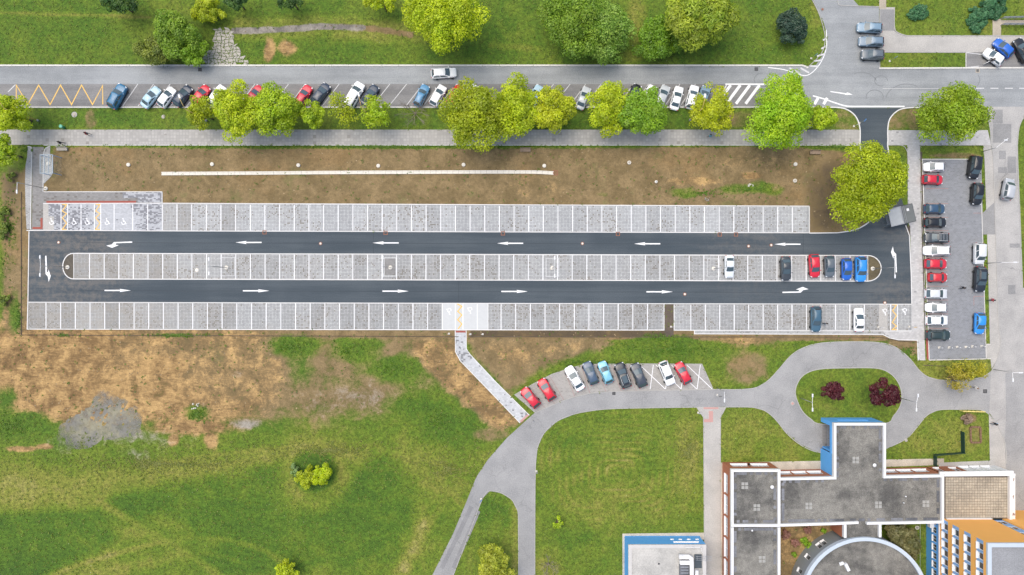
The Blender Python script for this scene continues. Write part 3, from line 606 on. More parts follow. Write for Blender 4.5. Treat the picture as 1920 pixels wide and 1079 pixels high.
kerb(smooth([(1664.5, 272.6), (1690, 273), (1699, 280), (1702, 296), (1702, 340)], 4), .1, .04, 'kerb_grey')
kerb(smooth([(1852, 272.6), (1735, 273), (1727, 276), (1724.5, 285), (1729, 400), (1733, 520), (1736, 620)], 3), .1, .04, 'kerb_grey')
kerb([(82, 272.6), (1612, 272.6)], .1, .03, 'edge'); kerb([(8, 244), (1612, 244)], .08, .03, 'kerb_grey')
kerb(smooth([(52, 275), (57, 276), (60, 283), (59, 330), (58, 400), (58, 431)], 4), .1, .04, 'edge'); kerb(smooth([(94, 275), (87, 277), (83, 284), (81.5, 300), (81, 342), (81, 360)], 4), .1, .04, 'edge'); kerb([(50, 432.5), (81, 432.5)], .14, .035, 'edge')
kerb([(40, 360), (40, 628.5), (860, 631.5)], .1, .05, 'soil_strip', name='edging'); kerb([(878, 631.5), (1245, 632.5)], .1, .05, 'soil_strip', name='edging'); kerb([(1264, 632), (1650, 632.6), (1690, 640), (1722, 642)], .1, .05, 'soil_strip', name='edging')
kerb([(1776, 687), (1730, 685)], .1, .05, 'soil_strip', name='edging')
# crazy paving by the street
cp = empty('crazy_paving', (*W(425, 90), 0), kind='structure'); m = MB()
poly_cp = [(398, 54), (433, 54), (440, 75), (452, 100), (466, 121), (376, 121), (384, 100), (400, 88), (402, 70)]
from mathutils.geometry import intersect_point_tri_2d
def inpoly(x, y, P):
    r_ = False
    for i in range(len(P)):
        (x1, y1), (x2, y2) = P[i], P[i - 1]
        if (y1 > y) != (y2 > y) and x < (x2 - x1) * (y - y1) / (y2 - y1) + x1: r_ = not r_
    return r_
JX = {}
def jit(i, j):
    if (i, j) not in JX: JX[(i, j)] = (372 + i * 7 + random.uniform(-3.2, 3.2) + (j % 2) * 3, 52 + j * 6 + random.uniform(-2.7, 2.7))
    return JX[(i, j)]
for i in range(14):
    for j in range(12):
        q = [jit(i, j), jit(i, j + 1), jit(i + 1, j + 1), jit(i + 1, j)]
        cx = sum(p[0] for p in q) / 4; cy = sum(p[1] for p in q) / 4
        if inpoly(cx, cy, poly_cp):
            q = [(cx + (p[0] - cx) * .84, cy + (p[1] - cy) * .84) for p in q]; m.prism(WP(q), -.05, random.uniform(.0, .05))
m.build('paving_stone', M['stone'], cp, kind='stuff')

# ------------------------------------------------------------------ painted markings
def unit_mesh(name, mat):
    m = MB(); m.add([(-.5, -.5, 0), (.5, -.5, 0), (.5, .5, 0), (-.5, .5, 0)], [(0, 1, 2, 3)]); return m.mesh(name, mat)
UL = {}
def bay_line(a, b_, parent, w=.135, mat='white_line', z=.016, name='bay_line'):
    if mat not in UL: UL[mat] = unit_mesh(name, M[mat])
    p = Vector(W(*a)); q = Vector(W(*b_)); o = bpy.data.objects.new(name, UL[mat]); link(o); o.parent = parent
    c = (p + q) / 2; o.location = (c.x, c.y, z); dv = q - p; o.scale = (dv.length, w, 1); o.rotation_euler = (0, 0, math.atan2(dv.y, dv.x)); return o
yt = lambda x: 381.6 + (x - 80) * .0044 + 1; yb = lambda x: 433.2 + (x - 304) * .0028 - 1
for k in range(44):
    x = 304.5 + 27.47 * k; bay_line((x, yt(x)), (x, yb(x)), north)
for x in (114.5, 127, 152, 177, 189, 214, 249, 277): bay_line((x, 383.5), (x, 432), northd)
for k in range(53):
    x = 168 + 27.42 * k; y = 475.6 + (x - 138) * .0027; bay_line((x, y + 1), (x, y + 47), mid)
for k in range(28):
    x = 86.3 + 27.52 * k; bay_line((x, 568.2 + (x - 51) * .0024), (x, 616.4 + (x - 51) * .0017), south)
for x in (829, 854, 868, 895): bay_line((x, 570.4), (x, 617.5), souths, z=.02)
for k in range(12):
    x = 939.5 + 27.45 * k
    if x < 1240: bay_line((x, 570.6), (x, 618), south)
for k in range(13):
    x = 1295.3 + 27.1 * k; bay_line((x, 571.6), (x, 619), south2)
for x in (1670, 1682.5): bay_line((x, 571.6), (x, 619.6), south2)
def mark(name, shape, parent, mat='white_line', z=.020):
    m = MB(); shape(m, z); return m.build(name, M[mat], parent)
def zig(pts, w, parent, z=.018):
    return mark('zigzag_line', lambda m, zz: m.ribbon(WP(pts), w, zz), parent, 'yellow_line', z)
for xa, xb in ((117, 125), (179.5, 187.5)):
    zig([(xa, 384), (xb, 384), (xa, 396), (xb, 401), (xa, 409), (xb, 419), (xa, 430.5), (xb, 430.5)], .16, northd, .018)
zig([(857, 570), (866, 575), (858, 584), (866, 591), (858, 600), (866, 608), (859, 617)], .2, souths, .020)
zig([(1673, 572), (1681, 572), (1673.5, 583), (1681, 592), (1673, 605), (1681, 612), (1673, 618.5), (1681, 618.5)], .17, south2, .018)
zig([(30.5, 196), (30.5, 160), (52.3, 196), (72.5, 160), (94, 196.5), (113.5, 160), (134.3, 196.5), (153, 160), (173.5, 196.5), (192.5, 161), (192.7, 196)], .17, street, .010)
bay_line((15, 173), (29, 159), street, .15, 'worn_line', .010)
wheel = lambda s_: [(s_ * math.cos(t), s_ * math.sin(t)) for t in np.linspace(R(150), R(395), 14)]
def wheelchair(px, py, rot, parent, z, big=1.0):
    x0, y0 = W(px, py); c, s_ = math.cos(rot), math.sin(rot)
    T_ = lambda pts: [(x0 + big * (u * c - v * s_), y0 + big * (u * s_ + v * c)) for u, v in pts]
    m = MB(); m.ribbon(T_([(u - .05, v - .2) for u, v in wheel(.36)]), .13 * big, z)
    m.ribbon(T_([(-.12, .42), (-.05, .05), (.25, .03), (.42, -.42), (.56, -.38)]), .15 * big, z + .003)
    m.ribbon(T_([(-.1, .3), (.2, .26)]), .11 * big, z + .006)
    m.poly(T_([(-.14 + .13 * math.cos(t), .6 + .13 * math.sin(t)) for t in np.linspace(0, 6.0, 11)]), z + .006)
    return m.build('wheelchair_symbol', M['white_line'], parent)
for x in (97, 139, 164, 201, 232): wheelchair(x, 416, 0, northd, .018, .88)
wheelchair(842, 584, math.pi, souths, .020, .88); wheelchair(881, 582, math.pi, souths, .020, .88)
wheelchair(1659, 585, math.pi, south2, .020, .88); wheelchair(1696, 584, math.pi, south2, .018, .88)
def arrow(tail, tip, parent, bend=0.0, z=.012, wide=.56, sw=.22, headf=.4, mat='white_line'):
    a = Vector(W(*tail)); t = Vector(W(*tip)); L = (t - a).length; dv = (t - a) / L; nv = Vector((-dv.y, dv.x))
    P = lambda u, v: tuple(a + dv * u + nv * v)
    if not bend:
        h = L * (1 - headf)
        pts = [P(0, -sw / 2), P(h, -sw / 2), P(h - .12, -wide / 2), P(L, 0), P(h - .12, wide / 2), P(h, sw / 2), P(0, sw / 2)]
    else:
        o = bend; h = L * .52; q = sw / 2
        pts = [P(0, -q), P(L * .70, -q), P(L * .79, o * .5), P(L, o * .75), P(L * .78, o * 1.45), P(h, o * .75), P(L * .64, o * .62), P(L * .62, q * (1 if o > 0 else 1)), P(0, q)] if o > 0 else \
              [P(0, q), P(L * .70, q), P(L * .79, o * .5), P(L, o * .75), P(L * .78, o * 1.45), P(h, o * .75), P(L * .64, o * .62), P(L * .62, -q), P(0, -q)]
    m = MB(); m.poly(pts, z); return m.build('lane_arrow', M[mat], parent)
arrow((248, 454.3), (199, 456), lot, .62)
for x in (441.5, 698.5, 932, 1189, 1452): y = 455 + (x - 441) * .0033; arrow((x + 49, y), (x, y), lot)
for x in (196, 455.5, 717, 940, 1212): y = 545 + (x - 196) * .0025; arrow((x, y), (x + 49.5, y), lot)
arrow((1467, 548.6), (1516, 547.6), lot, .62)
arrow((86, 480), (87, 529), lot, .55); arrow((1680.5, 511), (1678.5, 462), lot, .55)
bay_line((86, 481), (87, 505), lot, .26)
# street bays
for (x0, x1) in ((258.5, 230), (288, 259), (319, 289), (351, 320), (383, 350), (414, 381), (446, 413), (478, 446), (509, 478), (541, 509), (572, 541), (604, 573), (636, 604), (699, 667), (731, 698), (762.5, 729), (793, 761), (825, 793), (856, 822), (887, 855), (1009, 976), (1038, 1006), (1069, 1037), (1098, 1068), (1127, 1097), (1188, 1158), (1216, 1187), (1246, 1216), (1275, 1246), (1304, 1275)):
    bay_line((x0, 158), (x1, 199.5), street, .12, 'worn_line', .010)
bay_line((1360, 158.3), (1445, 158.3), street, .25, 'white_line', .010, 'hatch_stripe')
for x in (1366, 1384, 1402, 1420): bay_line((x - 22, 195), (x + 4, 160), street, .5, 'white_line', .010, 'hatch_stripe')
bay_line((1345, 195), (1362, 160), street, .14, 'white_line', .010, 'hatch_stripe')
mark('hatch_border', lambda m, z: m.ribbon(WP(smooth([(1524, 180), (1545, 186), (1565, 193), (1585, 199), (1600, 200)], 4) + [(1696, 200)]), .24, z), street, z=.016)
for x in (1531, 1548): bay_line((x - 4, 196), (x + 3, 184), street, .5, 'white_line', .010, 'hatch_stripe')
mark('hatch_border', lambda m, z: m.ribbon(WP(smooth([(1549, 56), (1550, 85), (1545, 105), (1536, 122), (1522, 137), (1510, 142), (1495, 139), (1470, 131), (1440, 127)], 5)), .14, z), street, z=.010)
for a, c_ in (((1540, 92), (1549, 87)), ((1532, 106), (1547, 101)), ((1526, 115), (1542, 113)), ((1518, 124), (1534, 125)), ((1543, 76), (1549.5, 72)), ((1501, 128), (1517, 137)), ((1480, 128), (1500, 139))): bay_line(a, c_, street, .3, 'worn_line', .013, 'hatch_stripe')
mark('lane_arrow', lambda m, z: m.poly(WP([(1557, 171.2), (1586, 175.2), (1589, 173.6), (1599, 178), (1586, 178.6), (1583, 177.2), (1557, 173)]), z), street, z=.010)
M['scuff'] = plain('tyre scuff', (.215, .225, .235), .9, .15, 3)
for cx_, cy_, r0_, a0_, a1_ in ((1652, 152, 12, 0, 300), (1640, 182, 16, -20, 200), (1615, 160, 30, 20, 120), (1700, 190, 40, 60, 170), (1430, 150, 16, 90, 300), (1815, 150, 22, -40, 40)):
    mark('tyre_mark', lambda m, z: m.ribbon(WP([(cx_ + r0_ * math.cos(R(a_)), cy_ - r0_ * .8 * math.sin(R(a_))) for a_ in range(a0_, a1_, 12)]), .13, z), street, 'scuff', .004)
for x in (1830, 1857, 1884, 1911): bay_line((x, 166), (x + 15, 166), street, .17, 'worn_line', .010, 'lane_dash')
bay_line((1655, 166.3), (1760, 166.5), street, .07, 'worn_line', .010, 'lane_dash')
bay_line((1811, 99), (1845, 103), street, .12, 'worn_line', .016, 'lane_dash'); bay_line((1811, 127), (1836, 124.5), street, .12, 'worn_line', .016, 'lane_dash')
for y in (354, 382, 408, 433, 457, 483, 508, 537, 563, 589, 616): bay_line((1736, y), (1778, y), lot2, .10, 'faint_red', .012)
for a, c_ in (((1825, 400), (1843, 400)), ((1826, 501), (1846, 501)), ((1826, 556), (1847, 556)), ((1826, 556), (1826, 573))): bay_line(a, c_, lot2, .10, 'faint_red', .012)
for a, c_ in (((984, 729), (1021, 764)), ((1006, 717), (1040, 757)), ((1030, 705), (1057, 750)), ((1058, 694), (1078, 745)), ((1090, 685), (1106, 738)), ((1118, 684), (1136, 735)), ((1146, 684), (1165, 734)), ((1174, 684), (1193, 733))): bay_line(a, c_, lot3, .08, 'faint_red', .014)
for x in (1225, 1254, 1283, 1313): bay_line((x, 684.5), (x - 6, 730), lot3, .12, 'white_line', .014)
for x in (1200, 1230, 1259, 1288): bay_line((x, 685), (x + 47, 729.5), lot3, .12, 'white_line', .018)

# ------------------------------------------------------------------ buildings
def wall(parent, name, a, b_, z0, z1, mat, holes=(), depth=.22, frame='frame_white', pane='pane', sill=True, n_mull=1, pane_fn=None, reveal=None, low=0.0):
    """outer wall face from a to b (world), outward side on the left of a->b; holes (u0,u1,v0,v1) get real reveals and a window each"""
    a = Vector((a[0], a[1])); b_ = Vector((b_[0], b_[1])); L = (b_ - a).length; u = (b_ - a) / L; n = Vector((-u.y, u.x))
    us = sorted({0, L} | {h[0] for h in holes} | {h[1] for h in holes}); vs = sorted({z0, z1} | {h[2] for h in holes} | {h[3] for h in holes})
    P = lambda s_, z, dd=0: (a.x + u.x * s_ - n.x * dd, a.y + u.y * s_ - n.y * dd, z)
    m = MB()
    for i in range(len(us) - 1):
        for j in range(len(vs) - 1):
            cu = (us[i] + us[i + 1]) / 2; cv = (vs[j] + vs[j + 1]) / 2
            if any(h[0] < cu < h[1] and h[2] < cv < h[3] for h in holes): continue
            m.add([P(us[i], vs[j]), P(us[i + 1], vs[j]), P(us[i + 1], vs[j + 1]), P(us[i], vs[j + 1])], [(0, 1, 2, 3)])
    for h in holes:
        c = [P(h[0], h[2]), P(h[1], h[2]), P(h[1], h[3]), P(h[0], h[3])]; e = [P(h[0], h[2], depth), P(h[1], h[2], depth), P(h[1], h[3], depth), P(h[0], h[3], depth)]
        m.add(c + e, [(0, 4, 5, 1), (1, 5, 6, 2), (2, 6, 7, 3), (3, 7, 4, 0)], 1 if reveal else 0)
    w = m.build(name, [M[mat], M[reveal]] if reveal else M[mat], parent)
    ang = math.atan2(u.y, u.x)
    for k, h in enumerate(holes):
        hw = h[1] - h[0]; hh = h[3] - h[2]; cu = (h[0] + h[1]) / 2; cz = (h[2] + h[3]) / 2
        f = MB(); t = .09 if not low else .13; dd = depth - .04
        for su in (h[0] + t / 2 + .003, h[1] - t / 2 - .003): f.box(P(su, cz, dd), (t, .07, hh - .006), ang)
        for sz in (h[2] + t / 2 + .003, h[3] - t / 2 - .003): f.box(P(cu, sz, dd), (hw - 2 * t - .008, .066, t), ang)
        for q in range(1, n_mull + 1): f.box(P(h[0] + hw * q / (n_mull + 1), cz, dd), (.07, .06, hh - 2 * t - .008), ang)
        if low: f.box(P(cu, h[2] + t + hh * low / 2, dd), (hw - 2 * t - .012, .062, hh * low), ang)
        if sill: f.box(P(cu, h[2] + .025, depth / 2 - .09), (hw - .01, depth + .12, .05), ang)
        wi = f.build('window', M[frame], parent)
        p = MB(); p.box(P(cu, cz, depth - .02), (hw - 2 * t, .02, hh - 2 * t), ang)
        p.build('pane', M[pane_fn(k) if pane_fn else pane], wi)
    return w
def row(L, n, w, z0, z1, m0=1.0):
    g = (L - 2 * m0 - n * w) / max(n - 1, 1) if n > 1 else 0
    return [(m0 + i * (w + g), m0 + i * (w + g) + w, z0, z1) for i in range(n)]
def dist(a, b_): return math.hypot(a[0] - b_[0], a[1] - b_[1])

H1 = 4.9; HD = 4.45
lowb = empty('low_building', (*W(1560, 930, H1), 0), label='low flat-roofed terracotta building with white parapets and cross-shaped grey gravel roof', cat='building')
def parapet(pts, w, parent, z0=HD - .25, z1=H1, mat='parapet', closed=False):
    b = MB(); b.ribbon(WP(pts, H1), w, z0, z1, closed=closed); return b.build('parapet', M[mat], parent)
def roof(pts, z, parent, mat='gravel'):
    b = MB(); b.prism(WP(pts, H1), z - .3, z); return b.build('roof', M[mat], parent)
def slabs(pts, inset, parent, closed=True):
    """border of loose dark slabs laid inside the parapet"""
    m = MB(); n = len(pts); P = [Vector(W(p[0], p[1], H1)) for p in pts]
    a_ = sum(P[i].x * P[(i + 1) % n].y - P[(i + 1) % n].x * P[i].y for i in range(n)); sg = 1 if a_ > 0 else -1
    for i in range(n if closed else n - 1):
        p = P[i]; q = P[(i + 1) % n]; L = (q - p).length; d_ = (q - p) / L; nn = Vector((-d_.y, d_.x)) * sg; s_ = .55
        while s_ < L - .55:
            if random.random() < .93: m.box((p.x + d_.x * s_ + nn.x * inset, p.y + d_.y * s_ + nn.y * inset, HD + .03), (.47, .47, .05 + random.uniform(0, .02)), math.atan2(d_.y, d_.x), mi=0 if random.random() < .68 else 1)
            s_ += .5
    m.build('border_slab', [M['border_slab'], M['gravel']], parent, kind='stuff')
# roof outlines in photo pixels at parapet height (outer lines)
WA = [(1373.5, 883), (1461, 883), (1461, 986), (1373.5, 986)]
WB = [(1373.5, 988), (1461, 988), (1461, 1200), (1373.5, 1200)]
CR = [(1463, 898), (1566, 896.5), (1566, 796), (1659, 796), (1659, 895), (1767.5, 893), (1767.5, 980), (1650, 982), (1650, 1010), (1585, 1010), (1585, 983), (1463, 985)]
roof(WA, HD, lowb); roof(WB, HD - .01, lowb); roof(CR, HD + .005, lowb)
parapet(WA, .42, lowb, closed=True); parapet([(1373.5, 989.5), (1373.5, 1200)], .42, lowb); parapet([(1461, 989.5), (1461, 1200)], .42, lowb)
parapet([(1463.6, 899), (1566, 897), (1566, 796), (1659, 796), (1659, 895), (1768, 893), (1768, 981.5)], .42, lowb)
parapet([(1610, 980.5), (1566, 982.5), (1463.6, 985.6)], .42, lowb); parapet([(1765.4, 979.6), (1650, 981.6), (1625.5, 982)], .42, lowb)
parapet([(1585, 984.4), (1585, 1009)], .42, lowb); parapet([(1650.5, 984), (1650.5, 1008)], .42, lowb)
slabs([(1376.6, 886), (1458, 886), (1458, 983), (1376.6, 983)], .3, lowb); slabs([(1376.6, 991), (1458, 991), (1458, 1150), (1376.6, 1150)], .3, lowb)
slabs([(1466.5, 901.5), (1569, 899.5), (1569, 799), (1656, 799), (1656, 898), (1765, 896), (1765, 978), (1466.5, 982)], .3, lowb)
# walls
w_nw = W(1371.2, 880.8, H1); w_ne = W(1463.2, 880.8, H1); w_sw = W(1371.2, 1200, H1)
ce0 = W(1463.2, 896.4, H1); ce1 = W(1563.4, 894.6, H1); en0 = W(1563.4, 793.6, H1); en1 = W(1661.6, 793.6, H1); ce2 = W(1661.6, 893, H1); ce3 = W(1770, 890.6, H1); ce4 = W(1770, 982, H1)
def hrow(a, c_, n, w, m0=.9): return row(dist(a, c_), n, w, 1.35, 2.95, m0)
wall(lowb, 'wall', w_sw, w_nw, -.1, HD - .24, 'terracotta', hrow(w_sw, w_nw, 7, 3.4, 1.5), n_mull=1, pane='pane_light')
wall(lowb, 'wall', w_nw, w_ne, -.1, HD - .24, 'terracotta', hrow(w_nw, w_ne, 2, 3.5), n_mull=1, pane='pane_light')
wall(lowb, 'wall', w_ne, ce0, -.1, HD - .24, 'terracotta')
wall(lowb, 'wall', ce0, ce1, -.1, HD - .24, 'terracotta', hrow(ce0, ce1, 3, 2.5, .6), n_mull=0, pane='pane_light')
# entrance arm: blue corner walls, a deep beam over the drive and an open carriageway
beamz = 3.45
def arm_pt(x, y): return W(x, y, H1)
a0 = arm_pt(1563.4, 853); a1 = arm_pt(1563.4, 801.5)
wall(lowb, 'blue_wall', ce1, a0, -.1, HD - .24, 'blue_wall'); wall(lowb, 'blue_wall', a1, en0, -.1, HD - .24, 'blue_wall')
wall(lowb, 'blue_wall', en0, en1, -.1, HD - .24, 'blue_wall', [(1.8, dist(en0, en1) - 1.6, 2.0, 2.9)], pane='pane', sill=False, n_mull=3, frame='band_blue')
m = MB(); m.rect(a0[0] - .02, a0[1], a0[0] + .3, a1[1], beamz, HD - .25); m.build('beam', M['blue_wall'], lowb)
m = MB(); m.rect(a0[0] + .3, a0[1], ce2[0], a0[1] + .3, -.1, HD - .3); m.build('wall', M['blue_wall'], lowb); m = MB(); m.rect(a0[0] + .3, a1[1], ce2[0], a1[1] + .3, -.1, HD - .3); m.build('wall', M['blue_wall'], lowb)
b0 = arm_pt(1661.6, 853); b1 = arm_pt(1661.6, 801.5)
wall(lowb, 'blue_wall', en1, b1, -.1, HD - .24, 'blue_wall'); wall(lowb, 'blue_wall', b0, ce2, -.1, HD - .24, 'blue_wall')
m = MB(); m.rect(b0[0] - .3, b0[1], b0[0] + .02, b1[1], beamz, HD - .25); m.build('beam', M['blue_wall'], lowb)
wall(lowb, 'wall', ce2, ce3, -.1, HD - .24, 'terracotta', hrow(ce2, ce3, 3, 2.6), n_mull=1, pane='pane_light')
s0 = W(1463.2, 986, H1); s1 = W(1582.6, 984, H1); s2 = W(1582.6, 1011, H1); s3 = W(1652.8, 1011, H1); s4 = W(1652.8, 983, H1)
wall(lowb, 'wall', s1, s0, -.1, HD - .24, 'terracotta'); wall(lowb, 'wall', s2, s1, -.1, HD - .24, 'terracotta'); wall(lowb, 'wall', s4, s3, -.1, HD - .24, 'terracotta'); wall(lowb, 'wall', ce4, s4, -.1, HD - .24, 'terracotta')
wb_e = W(1463.2, 1200, H1); wall(lowb, 'wall', s0, wb_e, -.1, HD - .24, 'terracotta', row(dist(s0, wb_e), 5, 2.6, 1.35, 2.95, 1.2))
wall(lowb, 'wall', wb_e, w_sw, -.1, HD - .24, 'terracotta', row(dist(wb_e, w_sw), 2, 2.6, 1.35, 2.95, 1.0)); parapet([(1373.5, 1198), (1461, 1198)], .42, lowb)
# roof drains of four slabs and white vents
def roof_drain(px, py, parent, z=HD):
    x, y = W(px, py, z + .05); m = MB(); m.box((x, y, z + .03), (.09, .09, .05)); d_ = m.build('roof_drain', M['drain_dark'], parent)
    for sx in (-1, 1):
        for sy in (-1, 1):
            q = MB(); q.box((x + sx * .31, y + sy * .31, z + .045), (.5, .5, .07), random.uniform(-.06, .06)); q.build('slab', M['slab'], d_)
for p in ((1396.5, 911), (1419, 952), (1604.5, 863), (1516.5, 949), (1647, 947), (1736, 945), (1429, 1049)): roof_drain(*p, lowb)
def roof_vent(px, py, parent, z=HD, r=.32):
    x, y = W(px, py, z + .3); m = MB(); m.lathe([(r * .7, 0), (r * .7, .3), (r, .33), (r, .42), (r * .55, .52)], (x, y, z), 14); m.build('roof_vent', M['metal_white'], parent, True)
roof_vent(1639.5, 872.5, lowb); roof_vent(1447.5, 913.5, lowb); roof_vent(1410, 995, lowb, r=.16)
for px, py, s_ in ((1694, 943, .1), (1698, 931, .12)): roof_vent(px, py, lowb, r=s_)

# terrace at the east end
ter = empty('terrace_building', (*W(1838, 932, H1), 0), label='single storey block with beige tiled roof terrace and worn white parapet', cat='building')
TR = [(1772, 892), (1900, 890), (1903, 975), (1772, 975)]
m = MB(); m.prism(WP(TR, H1), HD - .4, HD - .15); m.build('roof', M['joint'], ter)
m = MB(); t0 = W(1773.5, 895.5, HD); t1 = W(1893, 971.5, HD); nxt = 24; nyt = 15; dx = (t1[0] - t0[0]) / nxt; dy = (t0[1] - t1[1]) / nyt
for i in range(nxt):
    for j in range(nyt):
        m.box((t0[0] + dx * (i + .5), t1[1] + dy * (j + .5), HD - .12 + random.uniform(-.006, .006)), (dx - .055, dy - .055, .06), mi=random.choice((0, 0, 0, 1)))
g_t = asphalt('beige terrace tile paler', (.44, .385, .30), .16, .03, False)
m.build('terrace_tile', [M['tile'], g_t], ter, kind='stuff')
parapet([(1770.5, 891.6), (1904, 890.6)], .38, ter, HD - .2, H1 + .02)
def worn_parapet():
    g = G('worn white parapet'); f = g.noise(.8, 5, .65, g.vec(2.2, .8, 1)); return g.out(g.mix(g.mr(f, .57, .62), (.80, .79, .77), (.28, .20, .17)), .7)
wp = worn_parapet()
m = MB(); p0 = W(1893.5, 893, H1); p1 = W(1906.5, 975, H1); m.rect(p0[0], p1[1], p0[0] + .5, p0[1], HD - .2, H1 - .05); m.build('parapet', M['parapet'], ter)
m = MB(); m.rect(p0[0] + .5, p1[1], p1[0], p0[1] + .3, HD - .5, H1 - .35); m.build('cornice', wp, ter)
tn0 = W(1770.2, 889.4, H1); tn1 = W(1905, 887.4, H1); tn2 = W(1905, 975, H1)
L = dist(tn0, tn1)
wall(ter, 'wall', tn0, (tn0[0] + (tn1[0] - tn0[0]) * .42, tn0[1] + (tn1[1] - tn0[1]) * .42), -.1, HD - .2, 'terracotta', [(.5, 1.6, .9, 3.0), (3.2, 4.6, .9, 3.0)])
wall(ter, 'wall', (tn0[0] + (tn1[0] - tn0[0]) * .42, tn0[1] + (tn1[1] - tn0[1]) * .42), tn1, -.1, HD - .2, 'parapet', [(.3, 2.0, .3, 3.2), (2.2, 3.9, .3, 3.2), (4.1, 5.8, .3, 3.2)], frame='frame_white', pane='lamp_glass')
wall(ter, 'wall', tn1, tn2, -.1, HD - .5, 'parapet')
m = MB(); e0 = W(1762, 888, H1 - .3); e1 = W(1900, 886, H1 - .3); m.ribbon([e0, e1], .55, HD - .1, H1 - .22); m.build('canopy', M['parapet'], ter)

# round hall
rc = W(1622, 1129, H1); RR = 120.7 / PPM * (HC - H1) / HC
rnd = empty('round_hall', (rc[0], rc[1], 0), label='round hall with grey clad curved wall and pale blue rim', cat='building')
circ = lambda r, n=72: [(rc[0] + r * math.cos(2 * math.pi * i / n), rc[1] + r * math.sin(2 * math.pi * i / n)) for i in range(n)]
m = MB(); m.prism(circ(RR - .3), HD - .3, HD - .02); m.build('roof', M['gravel'], rnd)
m = MB(); m.ribbon(circ(RR - .3), .62, HD - .35, H1, closed=True); m.build('parapet', M['parapet_blue'], rnd)
N = 72
for i in range(N):
    t0_ = 2 * math.pi * i / N; t1_ = 2 * math.pi * (i + 1) / N; mid_ = math.degrees((t0_ + t1_) / 2)
    a = (rc[0] + (RR - .1) * math.cos(t1_), rc[1] + (RR - .1) * math.sin(t1_)); c_ = (rc[0] + (RR - .1) * math.cos(t0_), rc[1] + (RR - .1) * math.sin(t0_)); L = dist(a, c_)
    hl = [(.06, L - .06, 1.5, 3.0)] if round(mid_ / 5 - .5) in (24, 25, 28, 31, 35, 38) else []
    wall(rnd, 'cladding_panel', a, c_, -.1, HD - .36, 'grey_clad', hl, n_mull=0, pane='pane')
m = MB(); x, y = W(1586, 1062, HD); m.box((x, y, HD + .3), (.5, 1.3, .6), .45); m.box((x - .8, y + .5, HD + .1), (.7, .5, .2), .3); m.build('roof_hatch', M['metal_white'], rnd)

# tower block
ZT = 15.5; tx, ty = W(1770, 975, H1); TW = 26; TD = 22
tow = empty('tower_block', (tx, ty, 0), label='tall orange block with pale blue window bands and grey flat roof', cat='building')
floors = [(4.35, 5.95), (7.15, 8.75), (10.05, 11.6), (12.95, 14.5)]
cols = [(.55 + 1.5 * k, .55 + 1.5 * k + 1.18) for k in range(13)]
gw = cols
a_w = (tx, ty - TD); b_w = (tx, ty)
def west(z0, z1, mat, name='wall', holes=(), off=0.0, **k):
    return wall(tow, name, (a_w[0] - off, a_w[1]), (b_w[0] - off, b_w[1]), z0, z1, mat, holes, **k)
def flip(h): return (TD - h[1], TD - h[0])
west(-.1, 3.55, 'blue_wall', 'blue_wall', [(*flip(c), 1.75, 2.85) for c in cols], .02, depth=.14)
m = MB(); m.rect(tx - .16, ty - TD, tx, ty, 3.55, 3.85); m.build('ledge', M['parapet'], tow)
prev = 3.85
kk = random.Random(5)
for z0, z1 in floors:
    west(prev, z0, 'orange_wall'); west(z0, z1, 'band_blue', 'window_band', [(*flip(c), z0 + .05, z1 - .05) for c in cols], depth=.26, n_mull=0, low=.14, pane_fn=lambda i: kk.choice(['pane_brown', 'pane_brown', 'pane_brown', 'pane', 'joint']))
    prev = z1
west(prev, ZT - .35, 'orange_wall')
nb0 = 8.35; nb1 = 10.4
m_ = (tx + nb0, ty); wall(tow, 'wall', (tx, ty), m_, -.1, ZT - .35, 'orange_wall')
wall(tow, 'stair_window_band', (tx + nb0, ty - .25), (tx + nb1, ty - .25), 4.2, ZT - .35, 'band_blue', [(.15, 1.9, z, z + 1.35) for z in (4.8, 7.4, 10.0, 12.6)], depth=.12, n_mull=1, sill=False)
wall(tow, 'wall', (tx + nb1, ty), (tx + TW, ty), -.1, ZT - .35, 'orange_wall')
wall(tow, 'wall', (tx + TW, ty), (tx + TW, ty - TD), -.1, ZT - .35, 'orange_wall', [(c0 + .5, c1 + .5, z0, z1) for c0, c1 in cols for z0, z1 in floors]); wall(tow, 'wall', (tx + TW, ty - TD), (tx, ty - TD), -.1, ZT - .35, 'orange_wall', [(4 + 3 * k_, 5.4 + 3 * k_, z0, z1) for k_ in range(6) for z0, z1 in floors])
m = MB()
for q in (nb0, nb1): m.add([(tx + q, ty, 4.2), (tx + q, ty - .25, 4.2), (tx + q, ty - .25, ZT - .35), (tx + q, ty, ZT - .35)], [(0, 1, 2, 3)])
m.build('reveal', M['orange_wall'], tow)
m = MB(); m.rect(tx + .1, ty - TD, tx + TW - .1, ty - .3, ZT - .5, ZT - .3); m.build('roof', M['roof_sheet'], tow)
m = MB(); m.ribbon([(tx + .3, ty - TD + .3), (tx + .3, ty - .3), (tx + TW - .3, ty - .3), (tx + TW - .3, ty - TD + .3)], .62, ZT - .36, ZT, closed=True); m.build('parapet', M['parapet_blue'], tow)
m = MB(); m.rect(tx + .6, ty + .02, tx + 8.3, ty + .18, H1 - .5, H1 - .1); m.build('ledge', M['parapet'], tow)
for y in (ty - 7.2, ty - 9.4, ty - 11.5):
    m = MB(); m.lathe([(.09, 0), (.12, .1), (.05, .2)], (tx - .12, y, 14.9), 10); m.build('wall_lamp', M['lamp_glass'], tow)
m = MB(); m.rect(tx - .75, ty - 2.3, tx - .03, ty - 1.5, 1.5, 2.3); m.build('air_conditioner', M['metal_white'], tow)
rl = empty('railing', (tx - 2.6, ty - 10, 0), label='thin grey railing along the sunken strip under the blue wall', cat='railing')
m = MB(); m.tube([(tx - 1.7, ty - 2, 1), (tx - 1.7, ty - 20, 1)], .03); m.build('rail', M['metal_grey'], rl)
